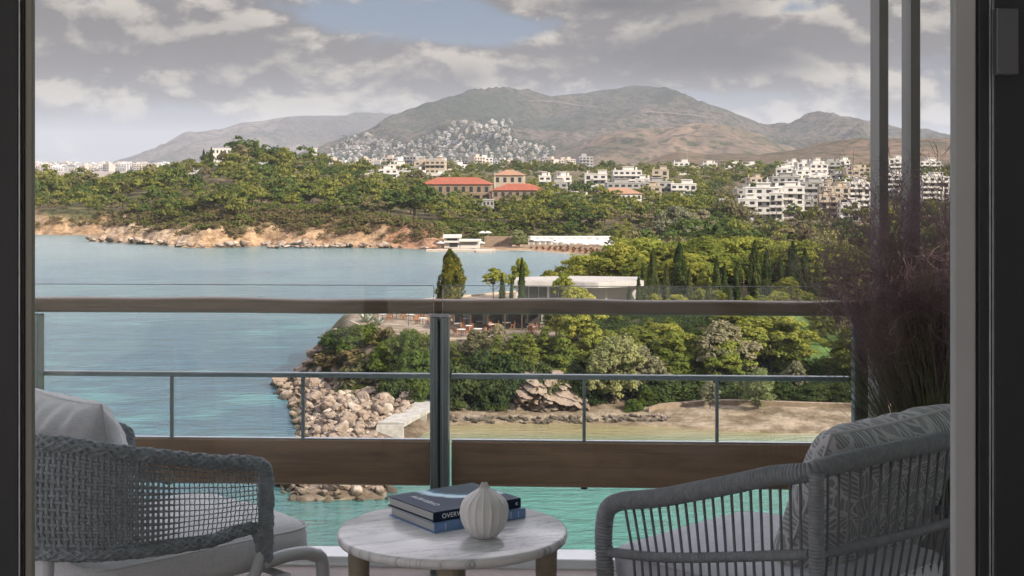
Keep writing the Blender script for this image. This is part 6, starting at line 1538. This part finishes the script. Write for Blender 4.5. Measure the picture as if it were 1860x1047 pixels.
ve = t.new('ShaderNodeTexVoronoi', feature='DISTANCE_TO_EDGE'); t.put(ve.inputs['Vector'], uvw); ve.inputs['Scale'].default_value = 13
line = t.m('MAXIMUM', line, t.ramp(ve.outputs['Distance'], .05, .03)); line = t.m('MAXIMUM', line, t.ramp(t.m('ABSOLUTE', ac0), .0035, .002))
c = t.mix(line, (.27, .275, .285), (.53, .53, .535)); t.put(b.inputs['Base Color'], c); b.inputs['Roughness'].default_value = .92; b.inputs['Specular IOR Level'].default_value = .15
tl = R(23); pez = ZU * math.cos(tl) - fR * math.sin(tl); pen = fR * math.cos(tl) + ZU * math.sin(tl)
pc = lerp(B1, B2, .685) + fR * .15 + zz(.612)
pillow('back_cushion', pc, lR, pen, pez, .315, .215, .095, PAT, cr, 9, pipe=.0045, uv=True, pw=6.)

# ---------------------------------------------------------------- purple hair grass in a planter
GRB = pmat('grass blades', (.17, .185, .095), .7, var=.4, vscale=8); PLM = bpy.data.materials.new('purple plume hairs'); PLM.use_nodes = True
t = NT(PLM.node_tree)
for n in list(t.n): t.n.remove(n)
oo = t.new('ShaderNodeTexCoord').outputs['Object']; cc_ = t.mix(t.ramp(t.noise(oo, 7, 3), .35, .65), (.175, .122, .142), (.255, .19, .185)); df = t.new('ShaderNodeBsdfDiffuse'); t.put(df.inputs[0], cc_); tl_ = t.new('ShaderNodeBsdfTranslucent'); t.put(tl_.inputs[0], cc_)
mx = t.new('ShaderNodeMixShader'); mx.inputs[0].default_value = .4; t.l.new(df.outputs[0], mx.inputs[1]); t.l.new(tl_.outputs[0], mx.inputs[2]); t.l.new(mx.outputs[0], t.new('ShaderNodeOutputMaterial').inputs[0])
gx, gy, gz_ = 1.335, 4.40, .44
POTM = pmat('grey planter', (.22, .22, .22), .7, var=.15)
pt = thing('planter', 'square tapered grey planter holding the purple grass behind the right armchair', 'planter', (gx, gy, Z0))
mb = MB(); mb.add([(-.17, -.17, .0), (.17, -.17, .0), (.17, .17, .0), (-.17, .17, .0), (-.21, -.21, gz_), (.21, -.21, gz_), (.21, .21, gz_), (-.21, .21, gz_), (-.185, -.185, gz_), (.185, -.185, gz_), (.185, .185, gz_), (-.185, .185, gz_), (-.18, -.18, gz_ - .04), (.18, -.18, gz_ - .04), (.18, .18, gz_ - .04), (-.18, .18, gz_ - .04)],
       [(3, 2, 1, 0)] + [(i + 4 * k, (i + 1) % 4 + 4 * k, (i + 1) % 4 + 4 * k + 4, i + 4 * k + 4) for k in range(3) for i in range(4)])
mb.build('pot', POTM, pt); mb = MB(); mb.box(-.178, .178, -.178, .178, gz_ - .06, gz_ - .03); mb.build('soil', pmat('potting soil', (.05, .035, .025), .95, var=.4, vscale=30), pt)
rng = np.random.default_rng(21); gr = thing('purple_grass', 'tall ornamental grass with a cloud of fine purple plumes in front of two posts', 'ornamental grass', (gx, gy, Z0 + gz_ - .03))
def ribbons(n, Lr, spread, wid, base_r, segs=6, curl=.5):
    V = []; Fq = []; tips = []; o_ = 0
    for _ in range(n):
        a = rng.uniform(0, 6.283); br = base_r * math.sqrt(rng.random()); p = np.array((br * math.cos(a), br * math.sin(a), 0.)); d_a = a + rng.normal(0, .5); L = rng.uniform(*Lr); sp_ = min(abs(rng.normal(0, spread)), 1.5 * spread) + .04; cv = curl * rng.uniform(.3, 1.2) * sp_
        d = np.array((math.cos(d_a), math.sin(d_a), 0.)); sd = np.array((-d[1], d[0], 0.)); rot = rng.uniform(-1, 1); sd = sd * math.cos(rot) + d * math.sin(rot); pts = []
        for k in range(segs + 1):
            q = k / segs; pts.append(p + d * L * (sp_ * q + cv * q * q) + np.array((0, 0, L * (q - .35 * (sp_ + cv) * q * q))))
        for k, q in enumerate(pts): w_ = wid * (1 - .85 * k / segs); V += [q - sd * w_, q + sd * w_]
        Fq += [(o_ + 2 * k, o_ + 2 * k + 1, o_ + 2 * k + 3, o_ + 2 * k + 2) for k in range(segs)]; o_ += 2 * (segs + 1); tips.append(pts)
    return np.array(V), np.array(Fq), tips
V, Fq, _ = ribbons(1500, (.45, .85), .30, .0017, .13, 6, .7); kid(gr, link('blades', mesh_np('blades', V, Fq, GRB), gr))
V1, F1, tips = ribbons(560, (.72, 1.12), .195, .0011, .12, 7, .5)
V = [V1]; Fs = [F1]; o_ = len(V1)
for pts in tips:
    P_ = np.array(pts); n = 42; k = rng.uniform(3.0, 7, n); i0 = np.minimum(k.astype(int), 6); fr_ = (k - i0)[:, None]; base = P_[i0] * (1 - fr_) + P_[i0 + 1] * fr_
    d = unit(rng.normal(size=(n, 3)) * .75 + np.array((0, 0, .75))); L = rng.uniform(.03, .11, (n, 1)); sd = unit(np.cross(d, rng.normal(size=(n, 3)))) * .0008; m = base + d * L * .5 + rng.normal(0, .004, (n, 3))
    e = base + d * L + rng.normal(0, .01, (n, 3)); q = np.stack([base - sd, base + sd, m + sd, m - sd, e + sd * .5, e - sd * .5], 1).reshape(-1, 3); V.append(q)
    b_ = o_ + 6 * np.arange(n)[:, None]; Fs.append(np.concatenate([b_ + np.array([[0, 1, 2, 3]]), b_ + np.array([[3, 2, 4, 5]])])); o_ += 6 * n
kid(gr, link('plumes', mesh_np('plumes', np.concatenate(V), np.concatenate(Fs), PLM), gr))
